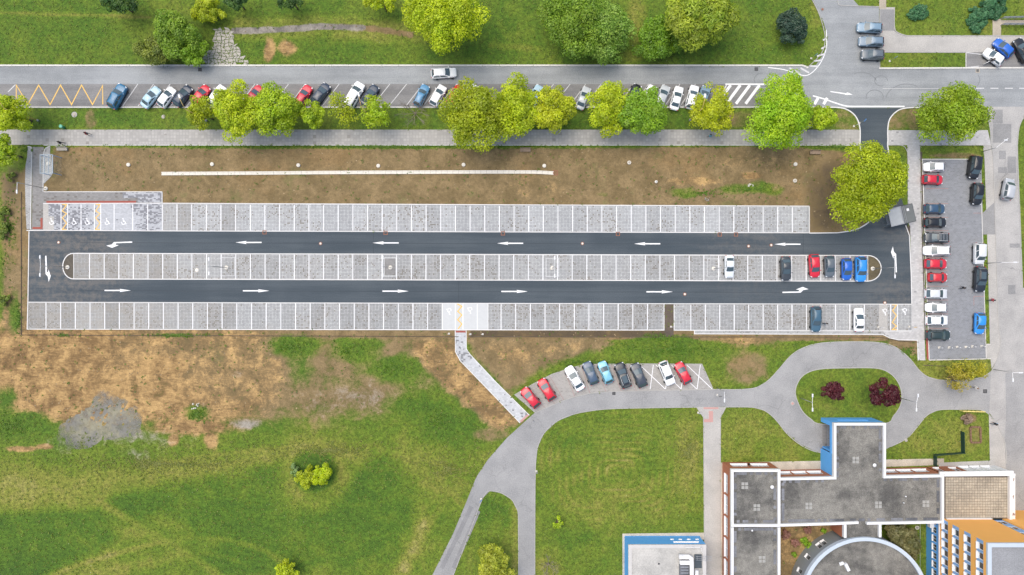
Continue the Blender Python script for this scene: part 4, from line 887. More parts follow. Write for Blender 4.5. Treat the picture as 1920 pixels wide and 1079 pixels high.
for k in range(10): m = MB(); m.tube([(tx - 1.7, ty - 2 - 2 * k, 0), (tx - 1.7, ty - 2 - 2 * k, 1)], .025); m.build('post', M['metal_grey'], rl)

# blue annex
HA = 4.2; ax0, ay0 = W(1178.5, 1022, HA); ax1, ay1 = W(1324, 1200, HA)
ann = empty('blue_annex', (ax0, ay0, 0), label='small bright blue annex with stained pale concrete roof', cat='building')
Ln = ax1 - ax0
wall(ann, 'wall', (ax0, ay1), (ax0, ay0), -.1, HA - .25, 'blue_wall')
wall(ann, 'wall', (ax0, ay0), (ax1, ay0), -.1, HA - .25, 'blue_wall', [(Ln * .60, Ln * .93, 2.95, 3.3)] + [(Ln * (.58 + .11 * k), Ln * (.58 + .11 * k) + .6, 1.75, 2.0) for k in range(4)], depth=.1, pane='lamp_glass', n_mull=0)
wall(ann, 'wall', (ax1, ay0), (ax1, ay1), -.1, HA - .25, 'blue_wall'); wall(ann, 'wall', (ax1, ay1), (ax0, ay1), -.1, HA - .25, 'blue_wall', row(ax1 - ax0, 3, 2.2, 1.0, 2.6, 1.5))
m = MB(); m.rect(ax0 + .1, ay1, ax1 - .1, ay0 - .1, HA - .4, HA - .12); m.build('roof', M['conc_roof'], ann)
m = MB(); m.ribbon([(ax0 + .28, ay1 + .28), (ax0 + .28, ay0 - .28), (ax1 - .28, ay0 - .28), (ax1 - .28, ay1 + .28)], .6, HA - .26, HA, closed=True); m.build('parapet', plain('grey roof edge', (.56, .54, .52), .7, .08, 1), ann)
m = MB(); m.rect(*W(1302, 1040, HA), *W(1316, 1066, HA), HA - .11, HA - .03); m.build('roof_panel', M['asphalt_new'], ann)
x, y = W(1235.5, 1058, HA); m = MB(); m.lathe([(.16, 0), (.16, .05), (.1, .08)], (x, y, HA - .12), 12); m.build('roof_drain', M['drain_dark'], ann)
du = empty('ventilation_duct', (*W(1292, 1055, HA + .6), HA - .12), label='white bent ventilation duct on the blue annex roof', cat='duct')
P_ = lambda x, y: W(x, y, HA + .8)
m = MB(); m.ribbon([P_(1274, 1045), P_(1292, 1045), P_(1296.5, 1048), P_(1297, 1060), P_(1297.5, 1120)], .62, HA + .2, HA + .85); m.build('duct', M['metal_white'], du)
m = MB(); m.ribbon([P_(1275.5, 1056), P_(1293.4, 1056)], .66, HA + .2, HA + .8); m.build('branch', M['metal_white'], du)
m = MB(); m.ribbon([P_(1307, 1071), P_(1307, 1120)], .5, HA + .1, HA + .7); m.build('side_duct', M['metal_white'], du)
m = MB()
for xx, yy in ((1276, 1045), (1297, 1054), (1297.5, 1070), (1276, 1056)): q = P_(xx, yy); m.box((q[0], q[1], HA + .04), (.1, .1, .32))
m.build('foot', M['metal_grey'], du)
ah = empty('air_handling_unit', (*W(1285, 1072, HA + .4), HA - .12), label='grey box air handling unit beside the white duct', cat='roof unit')
m = MB(); q0 = W(1275, 1061, HA + .6); q1 = W(1292.5, 1110, HA + .6); m.rect(q0[0], q1[1], q1[0], q0[1], HA - .1, HA + .55); m.build('casing', M['border_slab'], ah)
for k in range(4): m = MB(); m.rect(q0[0] + .15, q0[1] - .35 - k * .5, q1[0] - .15, q0[1] - .18 - k * .5, HA + .55, HA + .6); m.build('louvre', M['metal_grey'], ah)
an = empty('roof_pipes', (*W(1310, 1046, HA + .5), HA - .12), label='thin steel pipe rack reaching over the annex roof edge', cat='pipes')
for y in (1044, 1047.5, 1051): m = MB(); m.tube([(*W(1305, y, HA + .6), HA + .5), (*W(1335, y, HA + .9), HA + .9)], .035, 6); m.build('pipe', M['metal_grey'], an)
for x in (1308, 1316, 1326): m = MB(); m.tube([(*W(x, 1043, HA + .6), HA + .45), (*W(x, 1052, HA + .6), HA + .45)], .03, 6); m.build('bracket', M['metal_grey'], an)
hr = empty('roof_handrail', (*W(1300, 1028, HA + .5), HA - .12), label='small white handrail at the corner of the annex roof', cat='handrail')
m = MB(); m.tube([(*W(1286, 1028, HA + 1), HA + .7), (*W(1314, 1028, HA + 1), HA + .7), (*W(1317, 1031, HA + 1), HA + .7), (*W(1317, 1036, HA + 1), HA + .7)], .04, 6); m.build('rail', M['metal_white'], hr)
for x, y in ((1286, 1028), (1300, 1028), (1314, 1028), (1317, 1036)): q = W(x, y, HA + .6); m = MB(); m.tube([(*q, HA - .1), (*q, HA + .7)], .035, 6); m.build('post', M['metal_white'], hr)

# ------------------------------------------------------------------ cars
KIND = {  # length, half width, height, belt z, hood z, base front x, roof front x, roof rear x, base rear x, tail z (deck), rails
    'hatch': (4.05, .87, 1.48, .93, .80, 1.12, .16, -1.38, -1.92, .93, 0),
    'small': (3.7, .82, 1.48, .93, .80, 1.05, .18, -1.2, -1.72, .93, 0),
    'sedan': (4.5, .88, 1.44, .92, .78, 1.08, .02, -1.0, -1.72, .90, 0),
    'wagon': (4.65, .89, 1.49, .93, .79, 1.2, .2, -1.86, -2.2, .94, 1),
    'suv': (4.55, .93, 1.68, 1.06, .98, 1.16, .28, -1.72, -2.12, 1.05, 1),
    'van': (4.7, .94, 1.85, 1.08, .98, 1.5, .6, -1.95, -2.25, 1.05, 0),
}
def hull_mesh(k):
    L, w, H, bz, hz, bf, rf, rr, br, tz, _ = KIND[k]; x0 = -L / 2; x1 = L / 2
    st = [(x0, .60, .42, tz - .22), (x0 + .05, .80, .30, tz - .06), (x0 + .25, .95, .24, tz), (br, .99, .22, tz + .01), (-.6, 1, .2, bz), (bf - .25, 1, .2, bz), (bf + .15, .985, .2, hz + .07), (x1 - .42, .95, .22, hz - .01), (x1 - .16, .84, .26, hz - .09), (x1 - .03, .66, .34, hz - .2), (x1, .48, .42, hz - .3)]
    m = MB(); ring = None; vs = []; fs = []
    for x, fw, zb, zt in st:
        W_ = w * fw; r_ = [(-W_ * .86, zb), (-W_, zb + (zt - zb) * .3), (-W_ * .985, zb + (zt - zb) * .72), (-W_ * .93, zt - .035), (-W_ * .8, zt), (-W_ * .35, zt + .025), (0, zt + .03)]
        r_ = r_ + [(-a, z) for a, z in r_[-2::-1]]
        vs += [(x, a, z) for a, z in r_]
    n = 13
    for i in range(len(st) - 1):
        for j in range(n):
            fs.append((i * n + j, (i + 1) * n + j, (i + 1) * n + (j + 1) % n, i * n + (j + 1) % n))
    fs.append(tuple(range(n))); fs.append(tuple((len(st) - 1) * n + j for j in range(n - 1, -1, -1)))
    m.add(vs, fs); return m
def lerp(a, c_, t): return tuple(p + (q - p) * t for p, q in zip(a, c_))
def make_car(k, alt=None):
    L, w, H, bz, hz, bf, rf, rr, br, tz, rails = KIND[k]
    root = bpy.data.objects.new('parked_car', None); link(root); root.empty_display_size = .3
    pm = paint((.8, .8, .8))
    body = hull_mesh(k)
    # cabin: pillars and roof, painted, with rounded plan
    wb = w * .90; wr = w * .74
    def ringp(xf, xr, hw, z, c): return [(xr + c, -hw, z), (xf - c * 1.3, -hw, z), (xf - c * .4, -hw * .86, z), (xf, -hw * .45, z), (xf + .02, 0, z), (xf, hw * .45, z), (xf - c * .4, hw * .86, z), (xf - c * 1.3, hw, z), (xr + c, hw, z), (xr + c * .3, hw * .86, z), (xr, hw * .45, z), (xr - .01, 0, z), (xr, -hw * .45, z), (xr + c * .3, -hw * .86, z)]
    r0 = ringp(bf, br, wb, bz - .02, .14); r1 = ringp(rf + .05, rr - .04, wr * 1.02, H - .07, .12); r2 = ringp(rf - .06, rr + .08, wr * .93, H - .012, .12); n = len(r0)
    fs = [(i, (i + 1) % n, n + (i + 1) % n, n + i) for i in range(n)] + [(n + i, n + (i + 1) % n, 2 * n + (i + 1) % n, 2 * n + i) for i in range(n)]
    cv = len(r0) * 3; fs += [(2 * n + i, 2 * n + (i + 1) % n, cv) for i in range(n)]
    body.add(r0 + r1 + r2 + [((rf + rr) / 2, 0, H + .015)], fs)
    body.part('body', pm, root, smooth=True)
    def pane(name, q, off=.012, sub=None):
        # q: corners counter-clockwise from outside
        a, c_ = Vector(q[1]) - Vector(q[0]), Vector(q[2]) - Vector(q[0]); nn = a.cross(c_).normalized() * off
        m = MB(); q2 = [tuple(Vector(p) + nn) for p in q]; k_ = len(q); m.add(q2, [tuple(range(k_))]); m.part(name, M['carglass'], root)
    t0_, t1_ = .10, .93
    def strip(name, i0, i1):     # glass over cabin ring segments i0..i1, slightly proud
        ids = [i % n for i in range(i0, i1 + 1)]
        lo = [lerp(r0[i], r1[i], t0_) for i in ids]; hi = [lerp(r0[i], r1[i], t1_) for i in ids]
        cx = (bf + br) / 2
        def push(p, q):
            v = Vector((p[0] - cx, p[1] * 1.6, 0)).normalized() * .012; return (p[0] + v.x, p[1] + v.y, p[2] + .012)
        vs = [push(p, 0) for p in lo] + [push(p, 0) for p in hi]; kk_ = len(ids); m = MB(); m.add(vs, [(j, j + 1, kk_ + j + 1, kk_ + j) for j in range(kk_ - 1)]); m.part(name, M['carglass'], root, smooth=True)
    strip('windscreen', 2, 6); strip('rear_window', 9, 13)
    for sgn in (-1, 1):
        # side glass split by the door pillar
        A0 = r0[0] if sgn < 0 else r0[8]; B0 = r0[1] if sgn < 0 else r0[7]; A1 = r1[0] if sgn < 0 else r1[8]; B1 = r1[1] if sgn < 0 else r1[7]
        for u0, u1 in ((.05, .47), (.52, .95)):
            q = [lerp(lerp(A0, B0, u0), lerp(A1, B1, u0), .12), lerp(lerp(A0, B0, u1), lerp(A1, B1, u1), .12), lerp(lerp(A0, B0, u1), lerp(A1, B1, u1), .9), lerp(lerp(A0, B0, u0), lerp(A1, B1, u0), .9)]
            if sgn > 0: q = q[::-1]
            pane('side_window', q)
        m = MB(); m.box((bf - .28, sgn * (w + .07), bz + .06), (.14, .17, .12), 0, top=.85); m.part('mirror', pm, root)
        m = MB(); m.box((L / 2 - .22, sgn * w * .70, hz - .13), (.26, w * .32, .1), sgn * -.32, top=.9); m.part('headlight', M['head'], root)
        m = MB(); m.box((-L / 2 + .09, sgn * w * .74, tz - .12), (.14, w * .26, .14), sgn * .15); m.part('tail_light', M['tail'], root)
        if rails:
            m = MB(); m.tube([(rr + .15, sgn * wr * .95, H - .03), (rr + .3, sgn * wr * .93, H + .05), (rf - .35, sgn * wr * .93, H + .05), (rf - .2, sgn * wr * .95, H - .03)], .028, 6); m.part('roof_rail', M['trim'], root)
        for xx in (L * .31, -L * .29):
            m = MB(); r_ = .32
            m.lathe([(.22, -.1), (r_ - .03, -.1), (r_, -.06), (r_, .06), (r_ - .03, .1), (.22, .1)], n=16)
            m.v = [(a, c_, b_) for a, b_, c_ in [(v[0], v[2], v[1]) for v in m.v]]; m.v = [(p[0], p[2], p[1]) for p in m.v]
            wv = bpy.data.objects.new('wheel', None)
            ww = MB(); ww.v = [(v[0], v[1], v[2]) for v in m.v]; ww.f = m.f; ww.m = m.m
            wo_ = ww.part('wheel', M['tyre'], root, True, loc=(xx, sgn * (w - .15), .32)); wo_.rotation_euler = (R(90), 0, 0)
            bpy.data.objects.remove(wv)
            q = MB(); q.lathe([(.2, -.11 * 1), (.21, .105), (.06, .115)], n=12); q.part('rim', M['rim'], wo_, True)
    m = MB(); m.box((L / 2 - .05, 0, hz - .3), (.08, w * .8, .12)); m.part('grille', M['trim'], root)
    m = MB(); m.box((-L / 2 + .02, 0, .62), (.03, .5, .12)); m.part('number_plate', M['white_line'], root)
    for sgn in (-1, 1): m = MB(); m.box((.1, sgn * (w - .02), .24), (L * .5, .06, .1)); m.part('side_sill', M['trim'], root)
    if k == 'suv' or k == 'wagon':
        m = MB(); m.box((rr + .05, 0, H - .03), (.22, wr * 1.5, .04)); m.part('roof_spoiler', M['trim'], root)
    if alt == 'sunroof':
        m = MB(); m.rect(rr + .45, -wr * .62, rf - .3, wr * .62, H + .005, H + .03); m.part('roof_glass', M['carglass'], root)
    if alt == 'crossbars':
        for xx in (rf - .45, (rf + rr) / 2, rr + .4): m = MB(); m.box((xx, 0, H + .07), (.09, wr * 1.8, .05)); m.part('cross_bar', M['metal_grey'], root)
    return root
PROTO = {}
WHITE = (.93, .93, .93); SILV = (.52, .55, .57); LBLUE = (.40, .58, .68); STEEL = (.20, .30, .39); NAVY = (.030, .045, .075); BLK = (.016, .018, .022); RED = (.62, .022, .045); BLUE = (.02, .13, .55); SBLUE = (.035, .28, .75); TEAL = (.03, .16, .30); GREY = (.12, .145, .17); DGREY = (.05, .06, .07); CYAN = (.22, .52, .66); MIDB = (.10, .27, .46); DGREEN = (.03, .05, .05); RORANGE = (.60, .06, .03)
ST_ROW = 'cars parked at an angle along the street'; LOT = 'cars in the big car park'; SM = 'cars in the small side car park'; CO = 'cars in the corner bays by the service road'; CT = 'cars by the court in the upper corner'
CARS = [
 ('suv', TEAL, 219.5, 181, 62, 4.6, 'dark blue four-wheel drive at the open end of the street row, beside the yellow zigzag', ST_ROW),
 ('sedan', LBLUE, 282, 182.5, 52, 4.3, 'pale silver-blue saloon parked right beside the small white hatchback', ST_ROW),
 ('small', WHITE, 312, 182.5, 54, 4.0, 'small white hatchback between the pale silver-blue saloon and a dark navy car', ST_ROW),
 ('hatch', NAVY, 342, 180, 53, 4.2, 'dark navy hatchback under the lamp, beside the small white hatchback', ST_ROW),
 ('small', RED, 376, 179, 54, 4.1, 'red car half hidden by the small olive tree near the navy hatchback', ST_ROW),
 ('hatch', WHITE, 406, 180, 56, 4.2, 'white hatchback partly under the first big lime tree of the street row', ST_ROW),
 ('hatch', RED, 476, 180, 55, 4.2, 'red car of which only the nose shows between two lime crowns', ST_ROW),
 ('wagon', RED, 568, 181, 60, 4.4, 'red estate car with its tail under a small street tree', ST_ROW),
 ('hatch', NAVY, 601, 176, 54, 4.2, 'dark blue-grey hatchback beside the red estate car, tail under leaves', ST_ROW),
 ('van', WHITE, 664, 179, 60, 5.0, 'big white people carrier beside a thin yellowish tree', ST_ROW),
 ('sedan', NAVY, 693, 179, 56, 4.2, 'dark blue car covered by a yellow-green tree beside the white people carrier', ST_ROW),
 ('wagon', MIDB, 790, 179, 65, 4.1, 'mid blue estate car beside the bare shrub', ST_ROW),
 ('hatch', WHITE, 821, 179, 60, 4.0, 'white hatchback parked next to the mid blue estate car', ST_ROW),
 ('hatch', RORANGE, 853, 179, 60, 4.1, 'orange-red car almost hidden under the large olive crown', ST_ROW),
 ('hatch', WHITE, 882, 179, 62, 4.2, 'white car showing only in gaps of the large olive crown', ST_ROW),
 ('sedan', LBLUE, 1003, 180, 62, 4.2, 'pale silver car between two lime-yellow crowns', ST_ROW),
 ('sedan', SILV, 1094, 184, 68, 4.2, 'silver-blue saloon standing alone between two pairs of street trees', ST_ROW),
 ('hatch', BLK, 1188, 178, 65, 4.1, 'black car whose dark nose peeps above the twin green crowns', ST_ROW),
 ('hatch', WHITE, 1217, 180, 66, 4.1, 'white car with only its rounded front edge above the green crown', ST_ROW),
 ('hatch', SILV, 1242, 181, 68, 4.2, 'silver hatchback with its tail under the green crown', ST_ROW),
 ('sedan', WHITE, 1269, 184, 75, 4.3, 'white saloon with dark rear window, left of two white cars together', ST_ROW),
 ('wagon', WHITE, 1298, 182, 75, 4.3, 'white estate car beside the yellow sparse tree', ST_ROW),
 ('hatch', STEEL, 1319, 182, 72, 4.1, 'dark blue-grey car mostly under the yellow sparse tree before the hatching', ST_ROW),
 ('wagon', WHITE, 832, 137, 4, 4.5, 'white estate car driving along the street', None),
 ('wagon', STEEL, 1631, 52, 177, 4.4, 'steel blue estate car nearest the paved path, top of three by the court', CT),
 ('wagon', (.17, .24, .31), 1634, 78, 178, 4.4, 'blue-grey estate car in the middle of three by the court', CT),
 ('suv', GREY, 1636, 103, 178, 4.0, 'grey car next to the grass strip, last of three by the court', CT),
 ('hatch', BLUE, 1882, 90, 136, 3.9, 'bright blue hatchback parked tightly beside the white car with the open door', CT),
 ('hatch', WHITE, 1864, 107, 143, 3.8, 'white hatchback with its driver door open beside the street kerb', CT),
 ('suv', BLK, 1917, 95, 118, 4.5, 'black car cut by the right edge beside the bright blue hatchback', CT),
 ('hatch', WHITE, 1752, 313, 180, 3.6, 'white hatchback at the head of the small side car park', SM),
 ('hatch', RED, 1749.5, 337, -2, 3.6, 'red hatchback beside the white hatchback at the head of the side car park', SM),
 ('hatch', (.04, .085, .15), 1753, 392, 0, 3.7, 'dark blue hatchback next to the two empty bays', SM),
 ('wagon', BLK, 1754, 417.5, 0, 4.0, 'black estate car between the dark blue hatchback and the car with roof bars', SM),
 ('suv', DGREY, 1756, 446, 180, 4.2, 'dark car with silver roof rails and cross bars', SM),
 ('wagon', WHITE, 1757, 470, 180, 4.6, 'long white estate car beside the car with roof bars', SM),
 ('hatch', RED, 1755.5, 495, -1, 3.9, 'red hatchback below the long white estate car', SM),
 ('small', (.60, .03, .04), 1759, 520.5, -1, 3.4, 'smaller red car above the silver-white hatchback', SM),
 ('hatch', (.66, .68, .70), 1756, 551, -1, 4.0, 'silver-white hatchback below the smaller red car', SM),
 ('hatch', WHITE, 1756, 577, 180, 3.7, 'white car with wide dark windscreen facing the planting strip', SM),
 ('hatch', WHITE, 1757.5, 601, 0, 3.9, 'white hatchback just above the dark green car', SM),
 ('wagon', DGREEN, 1760, 629, 0, 4.3, 'dark green-black estate car next to the white bollards', SM),
 ('van', BLK, 1827, 314, -97, 4.1, 'black van slightly askew by the grass corner', SM),
 ('suv', BLK, 1832, 364, -93, 3.9, 'black off-roader parked along the edge below the black van', SM),
 ('van', (.68, .70, .71), 1836, 476, -91, 3.8, 'silver-white van parked along the right edge', SM),
 ('suv', (.020, .026, .036), 1838, 524, -92, 4.5, 'blue-black off-roader below the silver-white van', SM),
 ('hatch', SBLUE, 1837.5, 607, -92, 3.8, 'bright blue hatchback along the right edge near the bollards', SM),
 ('van', (.45, .47, .50), 1890, 355, 79, 3.8, 'silver van driving on the cracked side street', None),
 ('sedan', (.72, .76, .78), 1368, 500, -90, 4.0, 'white saloon standing alone near a lamp in the middle bays', LOT),
 ('sedan', DGREY, 1474, 504, -88, 4.3, 'dark grey saloon between empty middle bays', LOT),
 ('hatch', RED, 1527.5, 499, -86, 4.1, 'red hatchback in the middle bays', LOT),
 ('hatch', GREY, 1556, 500, -88, 3.8, 'dark grey hatchback next to the red hatchback in the middle bays', LOT),
 ('small', BLUE, 1588, 505, -89, 3.9, 'small royal blue hatchback beside the larger bright blue car', LOT),
 ('suv', SBLUE, 1614, 505, -90, 4.5, 'bright blue off-roader beside the planted end of the middle bays', LOT),
 ('wagon', (.06, .13, .19), 1530.5, 599, -90, 4.5, 'dark blue estate car in the southern bays with a person at its side', LOT),
 ('sedan', WHITE, 1611, 600, 90, 4.2, 'white saloon in the southern bays', LOT),
 ('hatch', RED, 994.5, 746, 131, 4.1, 'red hatchback nearest the paved footpath end', CO),
 ('hatch', (.66, .02, .04), 1025, 731, 122, 4.2, 'red car one bay away from the empty corner bay', CO),
 ('sedan', WHITE, 1077.5, 710, 121, 4.7, 'white saloon with dark rear window in the curved corner row', CO),
 ('hatch', (.07, .11, .17), 1107.5, 700, 112, 4.2, 'dark blue hatchback between the white saloon and the pale turquoise car', CO),
 ('small', CYAN, 1135.5, 699, 112, 4.1, 'pale turquoise car in the corner row', CO),
 ('suv', (.022, .03, .045), 1168, 704, 110, 4.6, 'black off-roader with silver roof rails and dark roof', CO),
 ('hatch', (.055, .065, .085), 1198, 704, 112, 4.4, 'dark grey-blue hatchback beside the first white crossed bay', CO),
 ('suv', WHITE, 1250.5, 700, -68, 4.4, 'white off-roader facing the service road on crossed bays', CO),
 ('hatch', RED, 1281, 700, 117, 4.1, 'red car parked over the crossed bays beside the white off-roader', CO),
]
for i, (k, colr, px, py, hd, ln, lab, grp) in enumerate(CARS):
    alt = 'crossbars' if 'cross bars' in lab else ('sunroof' if 'dark roof' in lab or 'blue-black' in lab else None)
    key = (k, alt)
    if key not in PROTO:
        PROTO[key] = o = make_car(k, alt)
    else: o = copy_tree(PROTO[key])
    x, y = W(px, py, .8); o.location = (x, y, .012); o.rotation_euler = (0, 0, R(hd)); s_ = ln / KIND[k][0]; o.scale = (s_, (s_ + 1) / 2 * 1.0, 1)
    if grp is None: o.name = 'driving_car'
    for extra in ('group',):
        if extra in o: del o[extra]
    tag(o, lab, 'car', grp)
    for ch in o.children:
        nm = ch.name.split('.')[0]
        if nm in ('body', 'mirror'):
            ch.material_slots[0].link = 'OBJECT'; ch.material_slots[0].material = paint(colr)
        if nm == 'roof_rail' and ('silver roof rails' in lab or colr == WHITE):
            ch.material_slots[0].link = 'OBJECT'; ch.material_slots[0].material = M['metal_white']
    if 'driver door open' in lab:
        m = MB(); m.box((0, -.5, 0), (.07, 1.0, .75)); dd = m.part('open_door', paint(colr), o, loc=(.55, KIND[k][1] + 1.0, .62)); dd.rotation_euler = (0, 0, R(-25))
# the original prototypes were used up as the first car of their kind

# ------------------------------------------------------------------ trees
def crown(name, parent, rx, ry, rz, zc, n, leaf, ca, cb, seed, npuff=None, pr=(.19, .32), flat=.0, hole=.16, cx=0, cy=0, stick=1.0, mat='leaf'):
    g = np.random.default_rng(seed); r_ = (rx + ry) / 2
    if npuff is None: npuff = int(max(12, min(150, 13 * r_ ** 1.3)))
    u = g.standard_normal((npuff, 3)); u /= np.linalg.norm(u, axis=1)[:, None]; u[:, 2] = np.abs(u[:, 2]) * 1.0 - .25 * (g.random(npuff) < .5)
    rad = (.55 + .45 * g.random(npuff) ** .5); rad[: npuff // 5] *= .6
    C = u * rad[:, None] * np.array([rx, ry, rz]) * .90
    th = np.arctan2(C[:, 1], C[:, 0]); ph = g.uniform(0, 6.28, 3); C[:, :2] *= (1 + .13 * np.sin(2 * th + ph[0]) + .10 * np.sin(3 * th + ph[1]) + .07 * np.sin(5 * th + ph[2]))[:, None] * .97
    pr_ = g.uniform(pr[0], pr[1], npuff) * r_; pr_ = np.clip(pr_, .3, 1.6)
    keep = g.random(npuff) > hole; C = C[keep]; pr_ = pr_[keep]; npuff = len(C)
    pick = g.choice(npuff, n, p=pr_ ** 2 / (pr_ ** 2).sum())
    d_ = g.standard_normal((n, 3)); d_ /= np.linalg.norm(d_, axis=1)[:, None]
    d_[:, 2] = np.where(d_[:, 2] < -.35, -d_[:, 2], d_[:, 2])
    P = C[pick] + d_ * (pr_[pick] * (.62 + .42 * g.random(n) ** .7))[:, None]
    nn = d_ * .9 + g.standard_normal((n, 3)) * .45 + np.array([0, 0, .45]); nn /= np.linalg.norm(nn, axis=1)[:, None]
    t = np.cross(nn, g.standard_normal((n, 3))); t /= np.linalg.norm(t, axis=1)[:, None]; s_ = np.cross(nn, t)
    sz = leaf * g.uniform(.6, 1.35, n)[:, None]
    a, b_ = t * sz * .62 * stick, s_ * sz * .40
    V = np.stack([P - a, P - b_, P + a, P + b_], 1).reshape(-1, 3); V[:, 2] += zc; V[:, 0] += cx; V[:, 1] += cy
    me = bpy.data.meshes.new(name); me.vertices.add(4 * n); me.vertices.foreach_set('co', V.ravel())
    me.loops.add(4 * n); me.loops.foreach_set('vertex_index', np.arange(4 * n)); me.polygons.add(n); me.polygons.foreach_set('loop_start', np.arange(n) * 4); me.update(calc_edges=True)
    tint = g.uniform(0, 1, npuff)[pick] * .6 + g.uniform(0, 1, n) * .4
    val = 1.2 * (.82 + .36 * g.random(npuff))[pick] * (.8 + .4 * g.random(n))
    colr = (np.array(ca)[None] * (1 - tint[:, None]) + np.array(cb)[None] * tint[:, None]) * val[:, None]
    at = me.attributes.new('leaf', 'FLOAT_COLOR', 'FACE'); at.data.foreach_set('color', np.column_stack([np.clip(colr, 0, 1), np.ones(n)]).astype(np.float32).ravel())
    me.materials.append(M[mat]); o = bpy.data.objects.new(name, me); link(o); o.parent = parent
    return C
LIME = ((.30, .42, .012), (.50, .56, .015)); LIME2 = ((.24, .38, .014), (.42, .52, .016)); OLIVE = ((.23, .31, .010), (.42, .47, .014)); YEL = ((.33, .40, .012), (.52, .55, .018)); GREEN = ((.16, .31, .02), (.28, .43, .022)); MIDG = ((.17, .27, .018), (.30, .40, .025)); DARK = ((.035, .09, .022), (.10, .19, .03)); SPRUCE = ((.03, .07, .05), (.07, .12, .07)); REDL = ((.062, .010, .016), (.115, .020, .026)); DULL = ((.12, .13, .05), (.24, .22, .09)); MIXG = ((.12, .24, .022), (.28, .40, .035)); GOLD = ((.28, .28, .02), (.48, .43, .03)); PINKB = ((.26, .13, .10), (.38, .2, .15)); JUN = ((.04, .14, .06), (.10, .24, .10))
def tree(name, px, py, r1, r2, pal, label, dens=1.0, h=None, grp=None, leaf=.26, seed=None, sub=None, cat='tree', trunk=True, rzf=.8, **k):
    seed = seed or int(px * 7 + py); g = random.Random(seed)
    rm = (r1 + r2) / 2 / PPM; hc = h if h is not None else (2.2 + rm * .75 if trunk else rm * .45)
    s_ = (HC - hc - rm * .3) / HC; rx, ry = 1.04 * r1 / PPM * s_, 1.04 * r2 / PPM * s_; rz = min(rx, ry) * rzf
    x, y = W(px, py, hc + rz * .25)
    o = empty(name, (x, y, -.05), label=label, cat=cat, group=grp)
    n = int(520 * rx * ry * dens * (.3 / leaf) ** 1.6)
    C = crown('crown', o, rx, ry, rz, hc, n, leaf, *pal, seed, **k)
    if trunk:
        m = MB(); tr = .06 + .035 * rm; m.tube([(0, 0, 0), (g.uniform(-.1, .1), g.uniform(-.1, .1), hc * .45), (g.uniform(-.2, .2), g.uniform(-.2, .2), hc)], tr * 1.3, 8, r2=tr * .7)
        for c in C[:: max(1, len(C) // 9)]: m.tube([(0, 0, hc * .45), (c[0] * .4, c[1] * .4, hc * .6 + .25 * c[2]), (c[0], c[1], hc + c[2])], tr * .5, 5, r2=.03)
        m.part('trunk', M['bark'], o, True)
    return o
SR = 'trees on the grass verge between street and footpath'
tree('street_tree', 14, 212, 40, 38, LIME, 'lime green tree at the left edge behind the twin-armed lamp', grp=SR)
tree('roadside_tree', 3, 285, 26, 30, LIME2, 'lime green tree below the footpath at the left edge', grp=SR)
tree('street_tree', 375, 210, 27, 32, OLIVE, 'small thin olive tree over the half hidden red car', .6, grp=SR, leaf=.26)
tree('street_tree', 442, 208, 44, 52, LIME, 'lime green tree, left one of the touching pair over the white hatchback', grp=SR)
tree('street_tree', 516, 208, 44, 46, LIME2, 'lime green tree, right one of the touching pair over the white hatchback', grp=SR)
tree('street_tree', 583, 213, 24, 30, LIME2, 'small green tree beside the tail of the red estate car', .85, grp=SR)
tree('street_tree', 640, 208, 27, 34, OLIVE, 'thin see-through yellowish tree left of the white people carrier', .24, grp=SR, leaf=.25)
tree('street_tree', 705, 208, 28, 34, LIME2, 'loose yellow-green tree right of the white people carrier', .4, grp=SR, leaf=.27)
tree('street_tree', 888, 213, 55, 70, OLIVE, 'largest olive green tree of the street row', grp=SR)
tree('street_tree', 966, 203, 42, 55, LIME, 'lime tree between the olive tree and the yellow tree', grp=SR)
tree('street_tree', 1035, 203, 37, 48, YEL, 'golden yellow tree right of the lime tree', grp=SR)
tree('street_tree', 1143, 200, 40, 46, LIME, 'yellow-green tree, left half of the twin crowns', grp=SR)
tree('street_tree', 1209, 209, 44, 47, GREEN, 'fresh green tree, right half of the twin crowns', grp=SR)
tree('street_tree', 1335, 205, 40, 44, YEL, 'sparse yellow tree beside the white hatching', .6, grp=SR, hole=.3)
tree('street_tree', 1466, 211, 60, 66, ((.22, .42, .012), (.42, .56, .02)), 'biggest bright green tree, over the street hatching', grp=SR)
tree('street_tree', 1540, 222, 27, 26, LIME2, 'small round green tree beside the biggest bright green tree', grp=SR)
tree('street_tree', 1786, 215, 61, 56, ((.19, .31, .014), (.33, .43, .022)), 'mid green tree at the corner of street and side street', grp=SR)
tree('broad_tree', 1630, 346, 74, 74, ((.235, .325, .008), (.42, .48, .012)), 'large yellow-green tree over the car park entrance', h=7.5)
NT = 'trees on the lawn across the street'
tree('lawn_tree', 832, 22, 76, 66, LIME, 'dense lime green tree on the lawn across the street', grp=NT, h=8)
tree('lawn_tree', 716, 0, 36, 18, LIME, 'lime tree cut by the top edge left of the dense lime tree', grp=NT)
tree('lawn_tree', 220, 2, 36, 20, DARK, 'dark tree cut by the top edge at the upper left', grp=NT)
tree('lawn_tree', 442, 0, 28, 14, DARK, 'dark green crown at the top edge right of the paved patch', grp=NT)
tree('lawn_tree', 545, 0, 24, 15, DARK, 'dark green crown at the top edge above the worn path', grp=NT)
tree('shrub_clump', 330, 62, 42, 44, MIXG, 'upper half of the green shrub thicket leaning on the street kerb', grp='thickets across the street', trunk=True, h=3.2)
tree('shrub_clump', 295, 92, 44, 30, ((.10, .16, .03), (.26, .3, .04)), 'lower left olive part of the shrub thicket by the kerb', grp='thickets across the street', h=2.2)
tree('shrub_clump', 350, 92, 34, 30, GREEN, 'lower right green part of the shrub thicket beside the paved patch', grp='thickets across the street', h=2.6)
